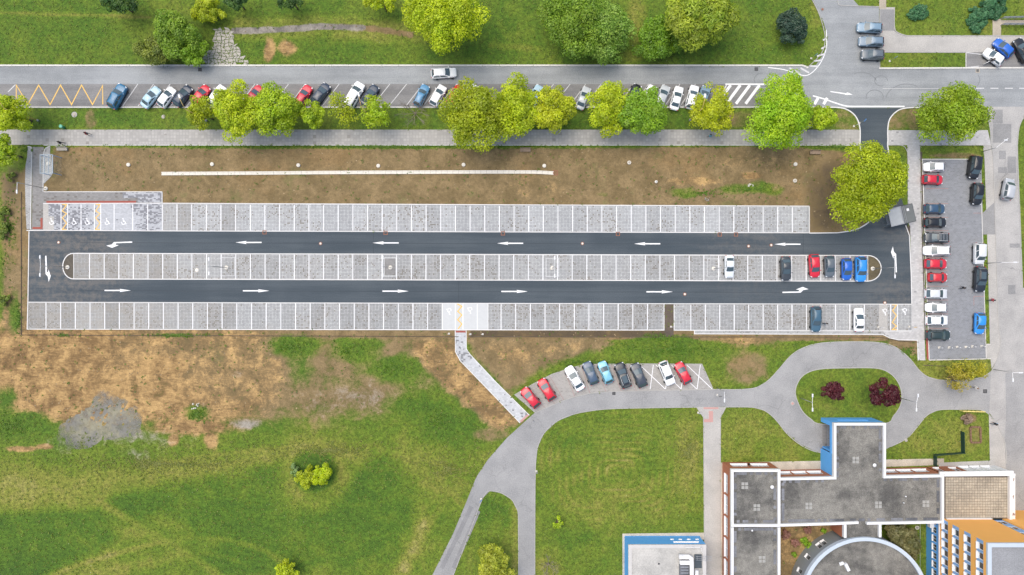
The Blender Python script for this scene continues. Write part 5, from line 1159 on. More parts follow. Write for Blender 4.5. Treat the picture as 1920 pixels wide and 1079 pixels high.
tree('lawn_shrub', 387, 18, 30, 26, OLIVE, 'yellow-olive shrub above the paved patch', cat='shrub', h=2.0)
tree('shrub_clump', 1080, 38, 66, 62, MIXG, 'left half of the big round thicket between the dense lime tree and the conifer', grp='thickets across the street', h=4.2)
tree('shrub_clump', 1132, 56, 54, 52, ((.13, .27, .03), (.32, .45, .07)), 'right half of the big round thicket with pale blossom', grp='thickets across the street', h=3.6)
tree('shrub_clump', 1236, 72, 48, 40, ((.09, .20, .016), (.22, .36, .02)), 'dark green bushes at the foot of the yellow-green conifer', grp='thickets across the street', h=2.6)
tree('conifer', 1306, 34, 64, 58, ((.18, .28, .02), (.40, .46, .04)), 'feathery yellow-green conifer beside the dark green bushes', h=6.5, stick=2.4, leaf=.26, hole=.1)
tree('lawn_shrub', 1484, 48, 30, 32, SPRUCE, 'dark blue-green pine shrub on the lawn by the street corner', cat='shrub', h=1.9)
tree('lawn_shrub', 1505, 62, 15, 18, SPRUCE, 'small dark pine touching the dark pine shrub', cat='shrub', h=1.4)
tree('ground_cover_shrub', 1723, 24, 20, 15, JUN, 'oval flat dark juniper on the upper right lawn', cat='shrub', npuff=90, pr=(.1, .2), hole=0, dens=1.6, trunk=False, h=.25, rzf=.4, leaf=.24)
tree('ground_cover_shrub', 1862, 14, 28, 26, JUN, 'upper part of the long flat juniper near the ramp', cat='shrub', npuff=90, pr=(.1, .2), hole=0, dens=1.6, trunk=False, h=.25, rzf=.3, leaf=.24)
tree('ground_cover_shrub', 1834, 36, 24, 24, JUN, 'lower part of the long flat juniper near the ramp', cat='shrub', npuff=90, pr=(.1, .2), hole=0, dens=1.6, trunk=False, h=.25, rzf=.3, leaf=.24)
tree('lawn_shrub', 606, 889, 21, 23, ((.32, .44, .008), (.50, .58, .012)), 'bright yellow-green bush in the mown ring on the south lawn', cat='shrub', h=1.4)
tree('lawn_shrub', 574, 894, 21, 21, OLIVE, 'olive bush beside the bright bush in the mown ring', cat='shrub', h=1.1)
tree('lawn_shrub', 552, 880, 8, 12, ((.16, .27, .08), (.28, .38, .14)), 'small pale grey-green bush at the edge of the mown ring', cat='shrub', h=.7, dens=.6)
tree('young_tree', 537, 1070, 20, 20, LIME, 'young lime tree at the bottom edge of the south lawn', h=2.2)
tree('young_tree', 927, 1064, 34, 36, ((.26, .32, .02), (.44, .46, .05)), 'feathery yellow-green tree on the triangular lawn between the two drives', dens=.8, h=3, stick=2.0, leaf=.24)
tree('lawn_shrub', 1045, 980, 10, 16, LIME2, 'tiny green sapling on the lawn left of the blue annex', cat='shrub', dens=.25, h=1.0)
tree('red_maple', 1563, 735, 20, 23, REDL, 'smaller dark red tree on the oval island', grp='dark red trees on the oval island')
tree('red_maple', 1661, 738, 30, 27, REDL, 'larger dark red tree on the oval island', grp='dark red trees on the oval island')
tree('forsythia', 1812, 698, 36, 24, GOLD, 'thin golden yellow bush below the small car park', dens=.22, leaf=.22, cat='shrub', h=2.0)
tree('forsythia', 1797, 710, 24, 24, ((.24, .22, .03), (.44, .36, .05)), 'bare twiggy part of a bush leaning over the service road', dens=.22, leaf=.2, cat='shrub', h=2.2)
tree('courtyard_shrub', 1688, 1002, 27, 22, DULL, 'large olive-brown shrub in the court between hall and tower', cat='shrub', h=1.8, stick=1.8)
tree('courtyard_shrub', 1704, 1028, 25, 26, ((.10, .12, .04), (.22, .2, .08)), 'dark spiky shrub below the olive-brown one in the court', cat='shrub', h=1.6, stick=2.0)
for p, l in (((1474, 1003, 9, 8), 'left'), ((1515, 994, 8, 7), 'right'), ((1492, 1018, 9, 8), 'lowest')):
    tree('clipped_bush', *p, PINKB, {'left': 'round brownish pink bush nearest the west wing in the courtyard bed', 'right': 'round brownish pink bush nearest the roof link in the courtyard bed', 'lowest': 'round brownish pink bush nearest the round hall'}[l], cat='shrub', trunk=False, grp='round pink bushes in the courtyard bed', leaf=.14, npuff=16)
for px, py, r_ in ((1508, 1015, 7), (1517, 1024, 6), (1545, 996, 4), (1490, 1040, 4)): tree('courtyard_plant', px, py, r_, r_, GREEN, {1508: 'leafy green plant in the middle of the courtyard bed', 1517: 'leafy green plant close to the round hall windows', 1545: 'small green plant by the terracotta link wall', 1490: 'small green plant at the lower end of the courtyard bed'}[px], cat='plant', trunk=False, leaf=.16, h=.3)
tree('brush_heap', 1815, 785, 11, 10, ((.28, .2, .14), (.45, .34, .26)), 'heap of dry brown brushwood below the yellow rail', cat='brush heap', trunk=False, leaf=.2, stick=2, h=.3)
for px, py, r1, r2, l in ((6, 398, 10, 14, 'upper wild bush at the left edge beside the western walk'), (4, 432, 10, 16, 'lower wild bush at the left edge beside the western walk'), (18, 330, 8, 8, 'small wild bush by the lamp of the western walk'), (8, 562, 9, 12, 'wild bush at the left edge below the lower lane')):
    tree('wild_bush', px, py, r1, r2, ((.09, .15, .02), (.22, .28, .04)), l, cat='shrub', trunk=False, h=.5, dens=.7)
# bare shrub and other leafless twigs
def bare(px, py, r_, label, seed, mat='twig', n=9, h=3.2, cat='shrub'):
    g = random.Random(seed); x, y = W(px, py, h * .6); o = empty('bare_shrub', (x, y, -.05), label=label, cat=cat); m = MB(); rm = r_ / PPM
    def br(p, d_, L, r0, lev):
        q = p + d_ * L; m.tube([p, p + d_ * L * .5 + Vector((g.uniform(-.08, .08), g.uniform(-.08, .08), .04)), q], r0, 5, r2=r0 * .5)
        if lev:
            for _ in range(4):
                dd = (d_ + Vector((g.uniform(-.7, .7), g.uniform(-.7, .7), g.uniform(-.1, .5)))).normalized(); br(p + d_ * L * g.uniform(.45, 1), dd, L * .62, r0 * .5, lev - 1)
    for i in range(n):
        a = 2 * math.pi * i / n + g.uniform(-.3, .3); br(Vector((0, 0, .2)), Vector((math.cos(a), math.sin(a), g.uniform(.5, 1.4))).normalized(), rm * .62, .045, 3)
    m.part('branches', M[mat], o); q = MB(); q.tube([(0, 0, 0), (0, 0, .5)], .1, 8); q.part('trunk', M[mat], o)
bare(776, 208, 36, 'leafless grey shrub between the mid blue estate car and the footpath', 3, 'twig')
bare(1028, 1060, 22, 'dry leafless brush on the lawn beside the drive', 4, 'twig', 7, 1.2)
for i, (px, py, r_) in enumerate(((1470, 1008, 4),)): pass

# weeds along edges of pavement and bare ground
def weeds(name, spots, pal, seed):
    g = random.Random(seed); P = []
    for px, py, rx, ry, n in spots:
        for _ in range(n):
            a = g.uniform(0, 6.28); r_ = abs(g.gauss(0, .62)) * (1 + .5 * math.sin(3 * a + px)); P.append((px + rx * r_ * math.cos(a), py + ry * r_ * math.sin(a)))
    rg = np.random.default_rng(seed); V = []; Cc = []
    for p in P:
        if any(inpoly(p[0], p[1], q) for q in PAVED): continue
        x, y = W(*p); h = g.uniform(.02, .10)
        for _ in range(6):
            a = g.uniform(0, 6.28); l = g.uniform(.1, .3); c, s_ = math.cos(a), math.sin(a)
            V += [(x, y, -.02), (x + c * l * .5 - s_ * .05, y + s_ * l * .5 + c * .05, h), (x + c * l, y + s_ * l, h * .7), (x + c * l * .5 + s_ * .05, y + s_ * l * .5 - c * .05, h)]
            t = g.random(); v = g.uniform(.7, 1.3); Cc.append([v * (pal[0][q] * (1 - t) + pal[1][q] * t) for q in range(3)] + [1])
    n = len(Cc); me = bpy.data.meshes.new(name); me.from_pydata(V, [], [(4 * i, 4 * i + 1, 4 * i + 2, 4 * i + 3) for i in range(n)])
    at = me.attributes.new('leaf', 'FLOAT_COLOR', 'FACE'); at.data.foreach_set('color', np.array(Cc, np.float32).ravel()); me.materials.append(M['leaf'])
    return tag(link(bpy.data.objects.new(name, me)), kind='stuff')
weeds('weeds', [(330, 629, 60, 3, 160), (120, 629, 30, 3, 40), (545, 650, 44, 18, 120), (650, 660, 30, 18, 70), (740, 690, 54, 26, 120), (820, 790, 60, 40, 120), (1240, 634, 30, 8, 120), (1260, 655, 120, 18, 320), (1120, 680, 90, 6, 160), (1320, 362, 50, 9, 60), (1400, 356, 50, 9, 60), (700, 275, 600, 3, 900), (20, 800, 40, 24, 160), (35, 600, 8, 40, 80), (15, 420, 16, 90, 180), (60, 282, 20, 8, 120), (1570, 275, 45, 4, 160), (370, 778, 16, 12, 100), (1700, 660, 14, 8, 80)], ((.075, .18, .014), (.17, .28, .025)), 5)
weeds('dry_tufts', [(300, 870, 290, 30, 900), (620, 845, 120, 18, 500), (1290, 850, 30, 60, 300), (840, 880, 110, 60, 500)], ((.19, .24, .04), (.32, .32, .09)), 6)

def inside(P, poly):
    r_ = np.zeros(len(P), bool)
    for i in range(len(poly)):
        (x1, y1), (x2, y2) = poly[i], poly[i - 1]
        if y1 == y2: continue
        r_ ^= ((y1 > P[:, 1]) != (y2 > P[:, 1])) & (P[:, 0] < (x2 - x1) * (P[:, 1] - y1) / (y2 - y1) + x1)
    return r_
def field(name, n, keep, mat, pal, size, flat, seed, attr=None):
    g = np.random.default_rng(seed); P = np.column_stack([g.uniform(-20, 1940, n), g.uniform(-20, 1100, n)])
    for q in PAVED: P = P[~inside(P, q)]
    ix = np.clip(((((P[:, 0] - 960) / PPM) - GX0) / ST).round().astype(int), 0, nx - 1); iy = np.clip((((539.5 - P[:, 1]) / PPM - GY0) / ST).round().astype(int), 0, ny - 1); k = iy * nx + ix
    bare_ = np.maximum(E[k, 0], np.maximum(E[k, 1], E[k, 2])); P = P[(bare_ > .62) if keep == 'bare' else (bare_ < .35)]; n = len(P)
    x = (P[:, 0] - 960) / PPM; y = (539.5 - P[:, 1]) / PPM; V = []; C = []
    for j in range(4 if not flat else 1):
        a = g.uniform(0, 6.28, n); l = size * g.uniform(.5, 1.5, n); c, s_ = np.cos(a), np.sin(a); h = l * (.5 if not flat else .35); w = l * (.22 if not flat else .8)
        z0 = np.full(n, -.03)
        V.append(np.stack([np.column_stack([x, y, z0]), np.column_stack([x + c * l * .5 - s_ * w, y + s_ * l * .5 + c * w, z0 + h]), np.column_stack([x + c * l, y + s_ * l, z0 + h * (.7 if not flat else 0)]), np.column_stack([x + c * l * .5 + s_ * w, y + s_ * l * .5 - c * w, z0 + h * (1 if not flat else .2)])], 1))
        t = g.random(n)[:, None]; C.append((np.array(pal[0]) * (1 - t) + np.array(pal[1]) * t) * g.uniform(.7, 1.3, n)[:, None])
    V = np.concatenate(V); C = np.concatenate(C); m_ = len(V); me = bpy.data.meshes.new(name); me.vertices.add(4 * m_); me.vertices.foreach_set('co', V.reshape(-1, 3).ravel())
    me.loops.add(4 * m_); me.loops.foreach_set('vertex_index', np.arange(4 * m_)); me.polygons.add(m_); me.polygons.foreach_set('loop_start', np.arange(m_) * 4); me.update(calc_edges=True)
    me.attributes.new('leaf', 'FLOAT_COLOR', 'FACE').data.foreach_set('color', np.column_stack([C, np.ones(m_)]).astype(np.float32).ravel()); me.materials.append(M[mat]); tag(link(bpy.data.objects.new(name, me)), kind='stuff')
field('grass_tufts', 34000, 'grass', 'leaf', ((.10, .185, .014), (.22, .26, .03)), .20, False, 21)
def clod_mat():
    g = G('earth clods'); return g.out(g.n('ShaderNodeAttribute', attribute_name='leaf').outputs['Color'], .95)
M['clod'] = clod_mat()
field('earth_clods', 14000, 'bare', 'clod', ((.13, .09, .045), (.33, .25, .145)), .15, True, 22)
field('bare_ground_weeds', 5200, 'bare', 'leaf', ((.09, .16, .02), (.18, .24, .035)), .24, False, 23)

# ------------------------------------------------------------------ puddle
pd = smooth([(190, 730), (215, 742), (238, 752), (262, 770), (262, 800), (255, 815), (200, 825), (165, 840), (120, 845), (98, 850), (108, 820), (118, 795), (150, 775), (170, 755)], 5, True)
gq = random.Random(2); pd = [(x + gq.uniform(-3, 3), y + gq.uniform(-3, 3)) for x, y in pd]
sheet('puddle', pd, -.026, M['water'])

# ------------------------------------------------------------------ street furniture
def lamp_tee(px, py, h, arms, label, cat='street lamp', grp='white car park lamps', base=True, tip=None):
    x, y = W(px, py); o = empty('street_lamp', (x, y, 0), label=label, cat=cat, group=grp)
    m = MB(); m.tube([(0, 0, 0), (0, 0, h)], .075, 10, r2=.045); m.part('pole', M['metal_grey'], o, True)
    if base: m = MB(); m.lathe([(.36, 0), (.36, .1), (.3, .14), (.09, .16)], n=18); m.part('footing', M['ring'], o, True)
    for (dx, dy) in arms:
        L = math.hypot(dx, dy); m = MB(); m.tube([(0, 0, h - .05), (dx, dy, h + .05)], .04, 8); m.part('arm', M['metal_white'], o)
        m = MB(); m.box((dx * .8, dy * .8, h + .06), (.62 if abs(dx) > abs(dy) else .24, .24 if abs(dx) > abs(dy) else .62, .1), 0, top=.8); m.part('lamp_head', M['lamp_glass'], o)
    return o
lamp_tee(127, 501.5, 7, [(0, 1.85), (0, -1.85)], 'twin-arm white lamp in the planted west end of the middle bays')
lamp_tee(1636, 504, 7, [(0, 1.85), (0, -1.85)], 'twin-arm white lamp in the planted east end of the middle bays')
lamp_tee(425, 502, 7, [(0, 1.5), (0, -1.5)], 'white lamp in the middle bays nearest the west end, in a framed bay')
lamp_tee(732, 502, 7, [(0, 1.85), (0, -1.85)], 'white lamp in the brown framed middle bay')
lamp_tee(1035.5, 503, 7, [(0, 1.85), (0, -1.85)], 'white lamp in the framed bay halfway along the middle row')
lamp_tee(1338, 504, 7, [(0, 1.85), (0, -1.85)], 'white lamp in the framed bay next to the lone white saloon')
lamp_tee(86, 354, 7, [(0, -1.9)], 'single-arm lamp beside the western entrance walk')
lamp_tee(1499, 746, 5.2, [(0, 1.5), (0, -1.5)], 'thin white lamp on the oval island left of the red trees', grp='thin white lamps by the service road', base=False)
lamp_tee(1686, 746, 5.2, [(.25, 1.5), (-.1, -1.5)], 'thin white lamp between the larger red tree and the service road', grp='thin white lamps by the service road', base=False)
lamp_tee(1343, 727, 4.6, [(0, -1.9)], 'thin white lamp at the corner of the crossed parking bays', grp='thin white lamps by the service road', base=False)
lamp_tee(1863, 693, 4.6, [(1.7, 0), (0, -1.6)], 'thin lamp with two arms at a right angle beside the side street', grp='thin white lamps by the service road', base=False)
lamp_tee(1850, 494, 3.6, [(3.0, .05)], 'lamp with one long arm over the cracked side street', grp='side street lamps', base=False)
lamp_tee(1841, 285, 3.6, [(2.0, 1.6)], 'lamp by the black van with its arm slanting over the side street', grp='side street lamps', base=False)
lamp_tee(1000, 789, .9, [], 'short white post where the paved footpath meets the drive', 'post', None, False)
def frame_bay(x0, y0, x1, y1, parent):
    m = MB(); m.ribbon(WP([(x0, y0), (x1, y0), (x1, y1), (x0, y1)]), .10, .02, .04, closed=True); m.build('bay_frame', M['worn_line'], parent)
for x0, x1 in ((415.5, 440), (720.5, 742.5), (1024, 1047.5), (1326.5, 1349)):
    y = 483.2 + (x0 - 415) * .0027; frame_bay(x0, y, x1, y + 34, mid)
mm = sheet('soil_bed', [(721.5, 485), (741.5, 485), (741.5, 516), (721.5, 516)], .014, M['paver_walk'])
def curved_lamp(px, py, h, head, label, hidden=False):
    x, y = W(px, py); o = empty('street_lamp', (x, y, -.04), label=label, cat='street lamp', group='ochre street lamps on the verge')
    m = MB(); m.tube([(0, 0, 0), (0, 0, h)], .085, 10, r2=.055); m.part('pole', M['lamp_yellow'], o, True)
    m = MB(); m.lathe([(.2, 0), (.2, .5), (.1, .6)], n=12); m.part('base_sleeve', M['metal_grey'], o, True)
    m = MB(); m.tube([(0, 0, h - .05), (head[0] * .25, head[1] * .35, h + .45), (head[0] * .7, head[1] * .75, h + .7), (head[0], head[1], h + .75)], .045, 8); m.part('arm', M['lamp_yellow'], o, True)
    m = MB(); m.box((head[0] * 1.05, head[1] * 1.15, h + .74), (.36, .75, .16), math.atan2(head[1], head[0]) - math.pi / 2, top=.7); m.part('lamp_head', M['lamp_glass'], o)
curved_lamp(73, 227, 8.2, (-.7, 1.5), 'ochre lamp with curved arm in front of the tree at the left edge')
curved_lamp(388, 227, 8.2, (-.5, 1.6), 'ochre lamp above the navy hatchback beside the small olive tree')
curved_lamp(697, 224, 8.2, (-.3, 1.6), 'ochre lamp beside the big white people carrier')
curved_lamp(1293, 226, 8.2, (.2, 1.6), 'ochre lamp beside the sparse yellow tree')
# manhole rings
def manhole(px, py, r_, label, top='cover', grp='concrete manhole rings on the bare strip', h=.22, z=-.03, mat='ring'):
    x, y = W(px, py, h); o = empty('manhole', (x, y, z), label=label, cat='manhole', group=grp)
    m = MB(); m.lathe([(r_, 0), (r_, h), (r_ * .96, h + .03), (r_ * .68, h + .03)], n=22); m.part('ring', M[mat], o)
    m = MB(); m.lathe([(r_ * .62, h + .02), (r_ * .6, h + .06), (r_ * .2, h + .07)], n=18); m.part('cover', M[top], o)
for px, py, t, l in ((240, 309, 'ring', 'pale manhole ring on brown soil nearest the western walk'), (397, 308, 'ring', 'pale manhole ring just above the west end of the channel'), (559, 310, 'ring', 'second pale manhole ring above the concrete channel from its west end'), (709, 311, 'ring', 'pale manhole ring above the middle of the concrete channel'), (869, 309, 'ring', 'pale manhole ring above the eastern half of the concrete channel'), (1020.5, 311, 'ring', 'pale manhole ring above the east end of the channel'), (1180, 305, 'cover', 'manhole ring with dark cover east of the channel end'), (1492, 308, 'ring', 'pale manhole ring near the bench by the big tree'), (1491, 339, 'cover', 'dull manhole cover on dark soil below the pale ring'), (1230.5, 341, 'metal_grey', 'small grey manhole on the brown strip right of the channel'), (90, 307, 'ring', 'pale manhole ring inside the glass shelter')):
    manhole(px, py, .33 if 'small' not in l else .26, l, t)
manhole(139, 215, .5, 'sunken old concrete ring in the verge grass', 'cover', None, .05, -.05, 'kerb_grey'); manhole(306, 219, .34, 'dull manhole in the verge grass by the small tree', 'cover', None, .03, -.05, 'kerb_grey')
for px, py, l in ((110, 455, 'manhole at the dusty west end of the upper lane'), (601, 457, 'manhole in the upper lane west of its second straight arrow'), (1092, 457, 'manhole in the upper lane east of the centre'), (1403.5, 462, 'manhole in the upper lane nearest the pair of red grates'), (1446, 460, 'manhole at the tip of the last upper lane arrow'), (1284, 552, 'manhole in the lower lane'), (1659, 568, 'manhole at the edge of the southern disabled bay')):
    manhole(px, py, .30, l, 'ring', 'manholes in the new lanes', .02, 0, 'rust')
manhole(1699, 836 - 10, .26, 'manhole beside the drive east of the entrance', 'cover', None, .03, 0, 'kerb_grey'); manhole(1486, 757, .36, 'pinkish manhole at the west curve of the oval island', 'pink_paver', None, .03, 0, 'kerb_grey'); manhole(1542, 18, .32, 'rusty manhole at the top of the court drive', 'rust', None, .02, 0, 'asphalt_patch')
manhole(1720, 990, .36, 'pale round cover in the court grass', 'slab', None, .06, -.03, 'ring'); manhole(369, 507, .34, 'round grate in the seventh western middle bay', 'metal_grey', None, .03, 0, 'ring')
def grate(px, py, s_, label, mat='rust', grp='red drain grates beside the north bays', inner='drain_dark'):
    x, y = W(px, py); o = empty('drain_grate', (x, y, .004), label=label, cat='drain grate', group=grp)
    m = MB(); m.ribbon([(-s_, -s_), (s_, -s_), (s_, s_), (-s_, s_)], .12, 0, .025, closed=True); m.part('frame', M[mat], o)
    for k in range(4): m = MB(); m.box((-s_ + .12 + k * (2 * s_ - .24) / 3, 0, .014), (.06, 2 * s_ - .14, .018)); m.part('bar', M[inner], o)
for px, py, l in ((496, 436, 'first red drain grate from the west beside the north bays'), (723, 437, 'second red drain grate from the west beside the north bays'), (943, 438, 'red drain grate above the tip of the middle upper arrow'), (1158.5, 439, 'red drain grate between two arrows east of the centre'), (1349.5, 440, 'red drain grate, left of a close pair'), (1380, 440, 'red drain grate, right of a close pair')): grate(px, py, .3, l)
grate(375, 131, .25, 'dark street drain below the paved patch', 'drain_dark', 'dark street drains'); grate(1418, 130, .25, 'dark street drain near the hatched corner', 'drain_dark', 'dark street drains'); grate(1833, 133, .3, 'brown street drain by the white car with open door', 'cover', 'dark street drains'); grate(1847, 734, .28, 'dark drain in the drive beside the walking woman', 'drain_dark', None); grate(1151, 738, .22, 'dark drain at the kerb below the corner bays', 'drain_dark', None)
grate(1041.5, 324.5, .38, 'red-brown drain box at the east end of the channel', 'rust', None, 'rust')
# concrete channel on the bare strip
ch = empty('drain_channel', (*W(303, 325.5), -.03), label='long pale concrete channel of slabs across the bare brown strip', cat='channel')
cpts = smooth([(303, 326), (460, 325.2), (620, 324), (780, 323.4), (900, 323), (980, 323), (1012, 323.5), (1038, 325)], 10); cw = WP(cpts); acc = [0]
for a, c_ in zip(cw[:-1], cw[1:]): acc.append(acc[-1] + dist(a, c_))
me = None; nsl = int(acc[-1] / .98)
for i in range(nsl):
    s_ = (i + .5) * acc[-1] / nsl; k = max(j for j in range(len(acc)) if acc[j] <= s_); k = min(k, len(cw) - 2); t = (s_ - acc[k]) / (acc[k + 1] - acc[k]); p = lerp(cw[k], cw[k + 1], t)
    if me is None:
        m = MB(); m.box((0, .22, 0), (acc[-1] / nsl - .03, .16, .16)); m.box((0, -.22, 0), (acc[-1] / nsl - .03, .16, .16)); m.box((0, 0, -.03), (acc[-1] / nsl - .03, .28, .09)); me = m.mesh('channel_slab', M['ring'])
    o = bpy.data.objects.new('channel_slab', me); link(o); o.parent = ch; o.location = (p[0] - ch.location.x, p[1] - ch.location.y, .05 + random.uniform(-.01, .01)); o.rotation_euler = (0, 0, math.atan2(cw[k + 1][1] - cw[k][1], cw[k + 1][0] - cw[k][0]) + random.uniform(-.012, .012))
# benches
def bench(px, py, label, mat, dark):
    x, y = W(px, py, .45); o = empty('park_bench', (x, y, -.04), label=label, cat='bench', group='benches below the footpath')
    for k in range(4): m = MB(); m.box((0, -.22 + k * .14, .45), (1.85, .12, .045)); m.part('seat_slat', M[mat], o)
    for k in range(2): m = MB(); m.box((0, .30 + k * .05, .62 + k * .17), (1.85, .035, .12)); m.part('back_slat', M[mat], o)
    for sx in (-.7, .7): m = MB(); m.box((sx, 0, .21), (.14, .5, .42)); m.box((sx, .3, .5), (.1, .06, .72)); m.part('leg', M[dark], o)
bench(115.5, 279.5, 'pale bench below the footpath near the western walk', 'bench_conc', 'kerb_grey'); bench(985, 281.5, 'grey-brown bench by the large olive tree', 'wood', 'metal_dark'); bench(1529, 286, 'weathered bench near the big tree at the entrance', 'wood', 'metal_dark')
# litter bin, cabinet, small posts and signs
x, y = W(114.5, 237.5, .8); o = empty('litter_bin', (x, y, -.04), label='round green litter bin in the verge grass above the footpath', cat='litter bin')
m = MB(); m.lathe([(.22, 0), (.28, .1), (.3, .85), (.31, .9), (.24, .9), (.22, .6)], n=16); m.part('body', M['green_bin'], o, True); m = MB(); m.lathe([(.31, .9), (.3, 1.0), (.15, 1.06)], n=16); m.part('lid', plain('pale green lid', (.2, .6, .42), .4), o, True)
x, y = W(1517.5, 237, .6); o = empty('utility_cabinet', (x, y, -.04), label='pale grey utility cabinet beside the small round green tree', cat='cabinet'); m = MB(); m.box((0, 0, .6), (.8, .4, 1.2)); m.part('body', M['parapet_blue'], o); m = MB(); m.box((0, 0, 1.23), (.9, .5, .06)); m.part('lid', M['metal_white'], o); m = MB(); m.box((0, -.21, .6), (.7, .02, 1.0)); m.part('door', M['metal_white'], o)
def sign(px, py, h, label, face='sign_blue', rot=0.3, round_=True):
    x, y = W(px, py); o = empty('road_sign', (x, y, 0), label=label, cat='sign', group='traffic signs'); m = MB(); m.tube([(0, 0, 0), (0, 0, h)], .035, 8); m.part('post', M['metal_grey'], o); m = MB(); m.box((0, 0, .04), (.3, .3, .08)); m.part('foot', M['ring'], o)
    m = MB(); n = 18 if round_ else 4; rr_ = .32
    for s_ in (1,):
        c, sn = math.cos(rot), math.sin(rot); P1 = [(rr_ * math.cos(t) * c, rr_ * math.cos(t) * sn, h - .35 + rr_ * math.sin(t)) for t in [2 * math.pi * (i + .5) / n for i in range(n)]]
        P2 = [(a - sn * .03, b_ + c * .03, z) for a, b_, z in P1]; m.add(P1 + P2, [tuple(range(n)), tuple(range(2 * n - 1, n - 1, -1))] + [(i, (i + 1) % n, n + (i + 1) % n, n + i) for i in range(n)])
    m.part('panel', M[face], o)
sign(1668, 115, 2.4, 'blue sign on a post in the grass strip by the court cars', rot=.6); sign(1521, 110, 2.4, 'blue sign on a post at the hatched street corner', rot=.8); sign(1611, 231, 2.4, 'blue round sign at the mouth of the new entrance road', rot=1.0); sign(1601, 237, 1.6, 'small white sign in the verge by the new entrance road', 'lamp_glass', .4, False)
sign(1345, 741, 2.2, 'dark sign post at the corner of the crossed bays', 'metal_dark', .2, False)
sign(1705, 613, 2.2, 'orange sign at the end of the southern disabled bay', 'yellow_line', .2, False); sign(1647, 614, 1.6, 'small white sign beside the southern disabled bay', 'lamp_glass', .2, False)
for px, py, l in ((842, 626, 'white sign just left of the paved footpath head'), (882, 627, 'white sign just right of the paved footpath head'), (905, 627, 'white sign farther right of the paved footpath head'), (1258, 613, 'small white-green sign in the dark soil bed'), (1309, 774, 'white post at the corner of the southern walk')): sign(px, py, 1.4, l, 'lamp_glass', .1, False)
sign(902, 936, 1.6, 'blue and white sign at the tip of the triangular lawn', 'sign_blue', .8); sign(1006, 884, 1.5, 'small grey sign at the drive edge of the mown lawn', 'metal_grey', .1, False)
# white bollards of the side car park
for i, (px, py) in enumerate(((1761, 652), (1779.5, 652), (1794.5, 651), (1811, 651), (1823, 650), (1840.5, 649.5))):
    x, y = W(px, py); o = empty('bollard', (x, y, .012), label='white bollard with square foot, ' + ['first from the planting strip', 'second from the planting strip', 'third from the planting strip', 'third from the grass edge', 'second from the grass edge', 'next to the grass edge'][i], cat='bollard', group='white bollards across the side car park')
    m = MB(); m.box((0, 0, .05), (.42, .38, .1), 0, top=.85); m.part('foot', M['ring'], o); m = MB(); m.lathe([(.075, .1), (.075, .95), (.05, 1.0)], n=10); m.part('post', M['metal_white'], o, True); m = MB(); m.lathe([(.08, .7), (.08, .8)], n=10); m.part('band', M['metal_grey'], o)
# glass shelters
def shelter(px, py, wx, wy, h, label, rot=0.0, roofm=None, mid_=True):
    x, y = W(px, py, h); o = empty('glass_shelter', (x, y, 0), rot, label=label, cat='shelter'); a, c_ = wx / 2, wy / 2
    for sx in (-1, 1):
        for sy in (-1, 1): m = MB(); m.box((sx * (a - .06), sy * (c_ - .06), h / 2), (.09, .09, h)); m.part('post', M['metal_dark'] if roofm == 'dark' else M['band_blue'], o)
    fm = M['metal_dark'] if roofm == 'dark' else plain('blue grey frame', (.30, .38, .45), .4)
    m = MB(); m.ribbon([(-a, -c_), (a, -c_), (a, c_), (-a, c_)], .1, h, h + .1, closed=True)
    for t in (-.33, .33): m.box((t * wx * .5, 0, h + .05), (.07, wy - .12, .07))
    m.part('frame', fm, o)
    g = bpy.data.materials.get('shelter glass')
    if g is None:
        gg = G('shelter glass'); g = gg.out((.5, .58, .6), .15, Alpha=.07)
    m = MB(); m.rect(-a + .06, -c_ + .06, a - .06, c_ - .06, h + .02, h + .045); m.part('glass_roof', g, o)
    for sx in (-1, 1): m = MB(); m.rect(sx * a - .01, -c_ + .1, sx * a + .01, c_ - .1, .2, h - .1); m.part('glass_wall', g, o)
    return o
shelter(87.5, 308, 2.15, 3.2, 2.4, 'glass bicycle shelter with blue-grey frame over the cobbled verge')
s2_ = shelter(1690, 404, 4.4, 3.1, 2.5, 'glass waiting shelter with half dark, half pale roof under the large tree', R(13), 'dark')
m = MB(); m.rect(-2.1, -1.45, .2, 1.45, 2.56, 2.62); m.part('pale_roof', plain('pale roof sheet', (.40, .42, .43), .3, .12, 2), s2_)
m = MB(); m.rect(.25, -1.5, 2.15, 1.5, 2.56, 2.64); m.part('dark_roof', plain('dark roof panel', (.15, .16, .155), .4, .1), s2_)
for k in range(3):
    m = MB(); m.box((.05 + .28 * k, 0, 2.68), (.06, 3.0, .06)); m.part('roof_rib', M['metal_grey'], s2_)
m = MB(); m.ribbon([(-2.15, -1.5), (.1, -1.5), (.1, 1.5), (-2.15, 1.5)], .14, 2.61, 2.68, closed=True); m.part('pale_edge', M['metal_grey'], s2_)
m = MB(); m.box((1.2, .7, 2.67), (.4, .45, .05)); m.part('roof_plate', M['metal_white'], s2_); m = MB(); m.box((-1.0, -.2, .5), (1.2, 2.0, .08)); m.part('bench', M['metal_grey'], s2_)
x, y = W(1668, 409, .8); o = empty('bicycle_rack', (x, y, 0), label='steel bicycle rack left of the dark waiting shelter', cat='bicycle rack')
for k in range(4): m = MB(); m.tube([(0, -.6 + k * .4, 0), (0, -.6 + k * .4, .8), (.5, -.6 + k * .4, .8), (.5, -.6 + k * .4, 0)], .03, 6); m.part('hoop', M['metal_grey'], o)
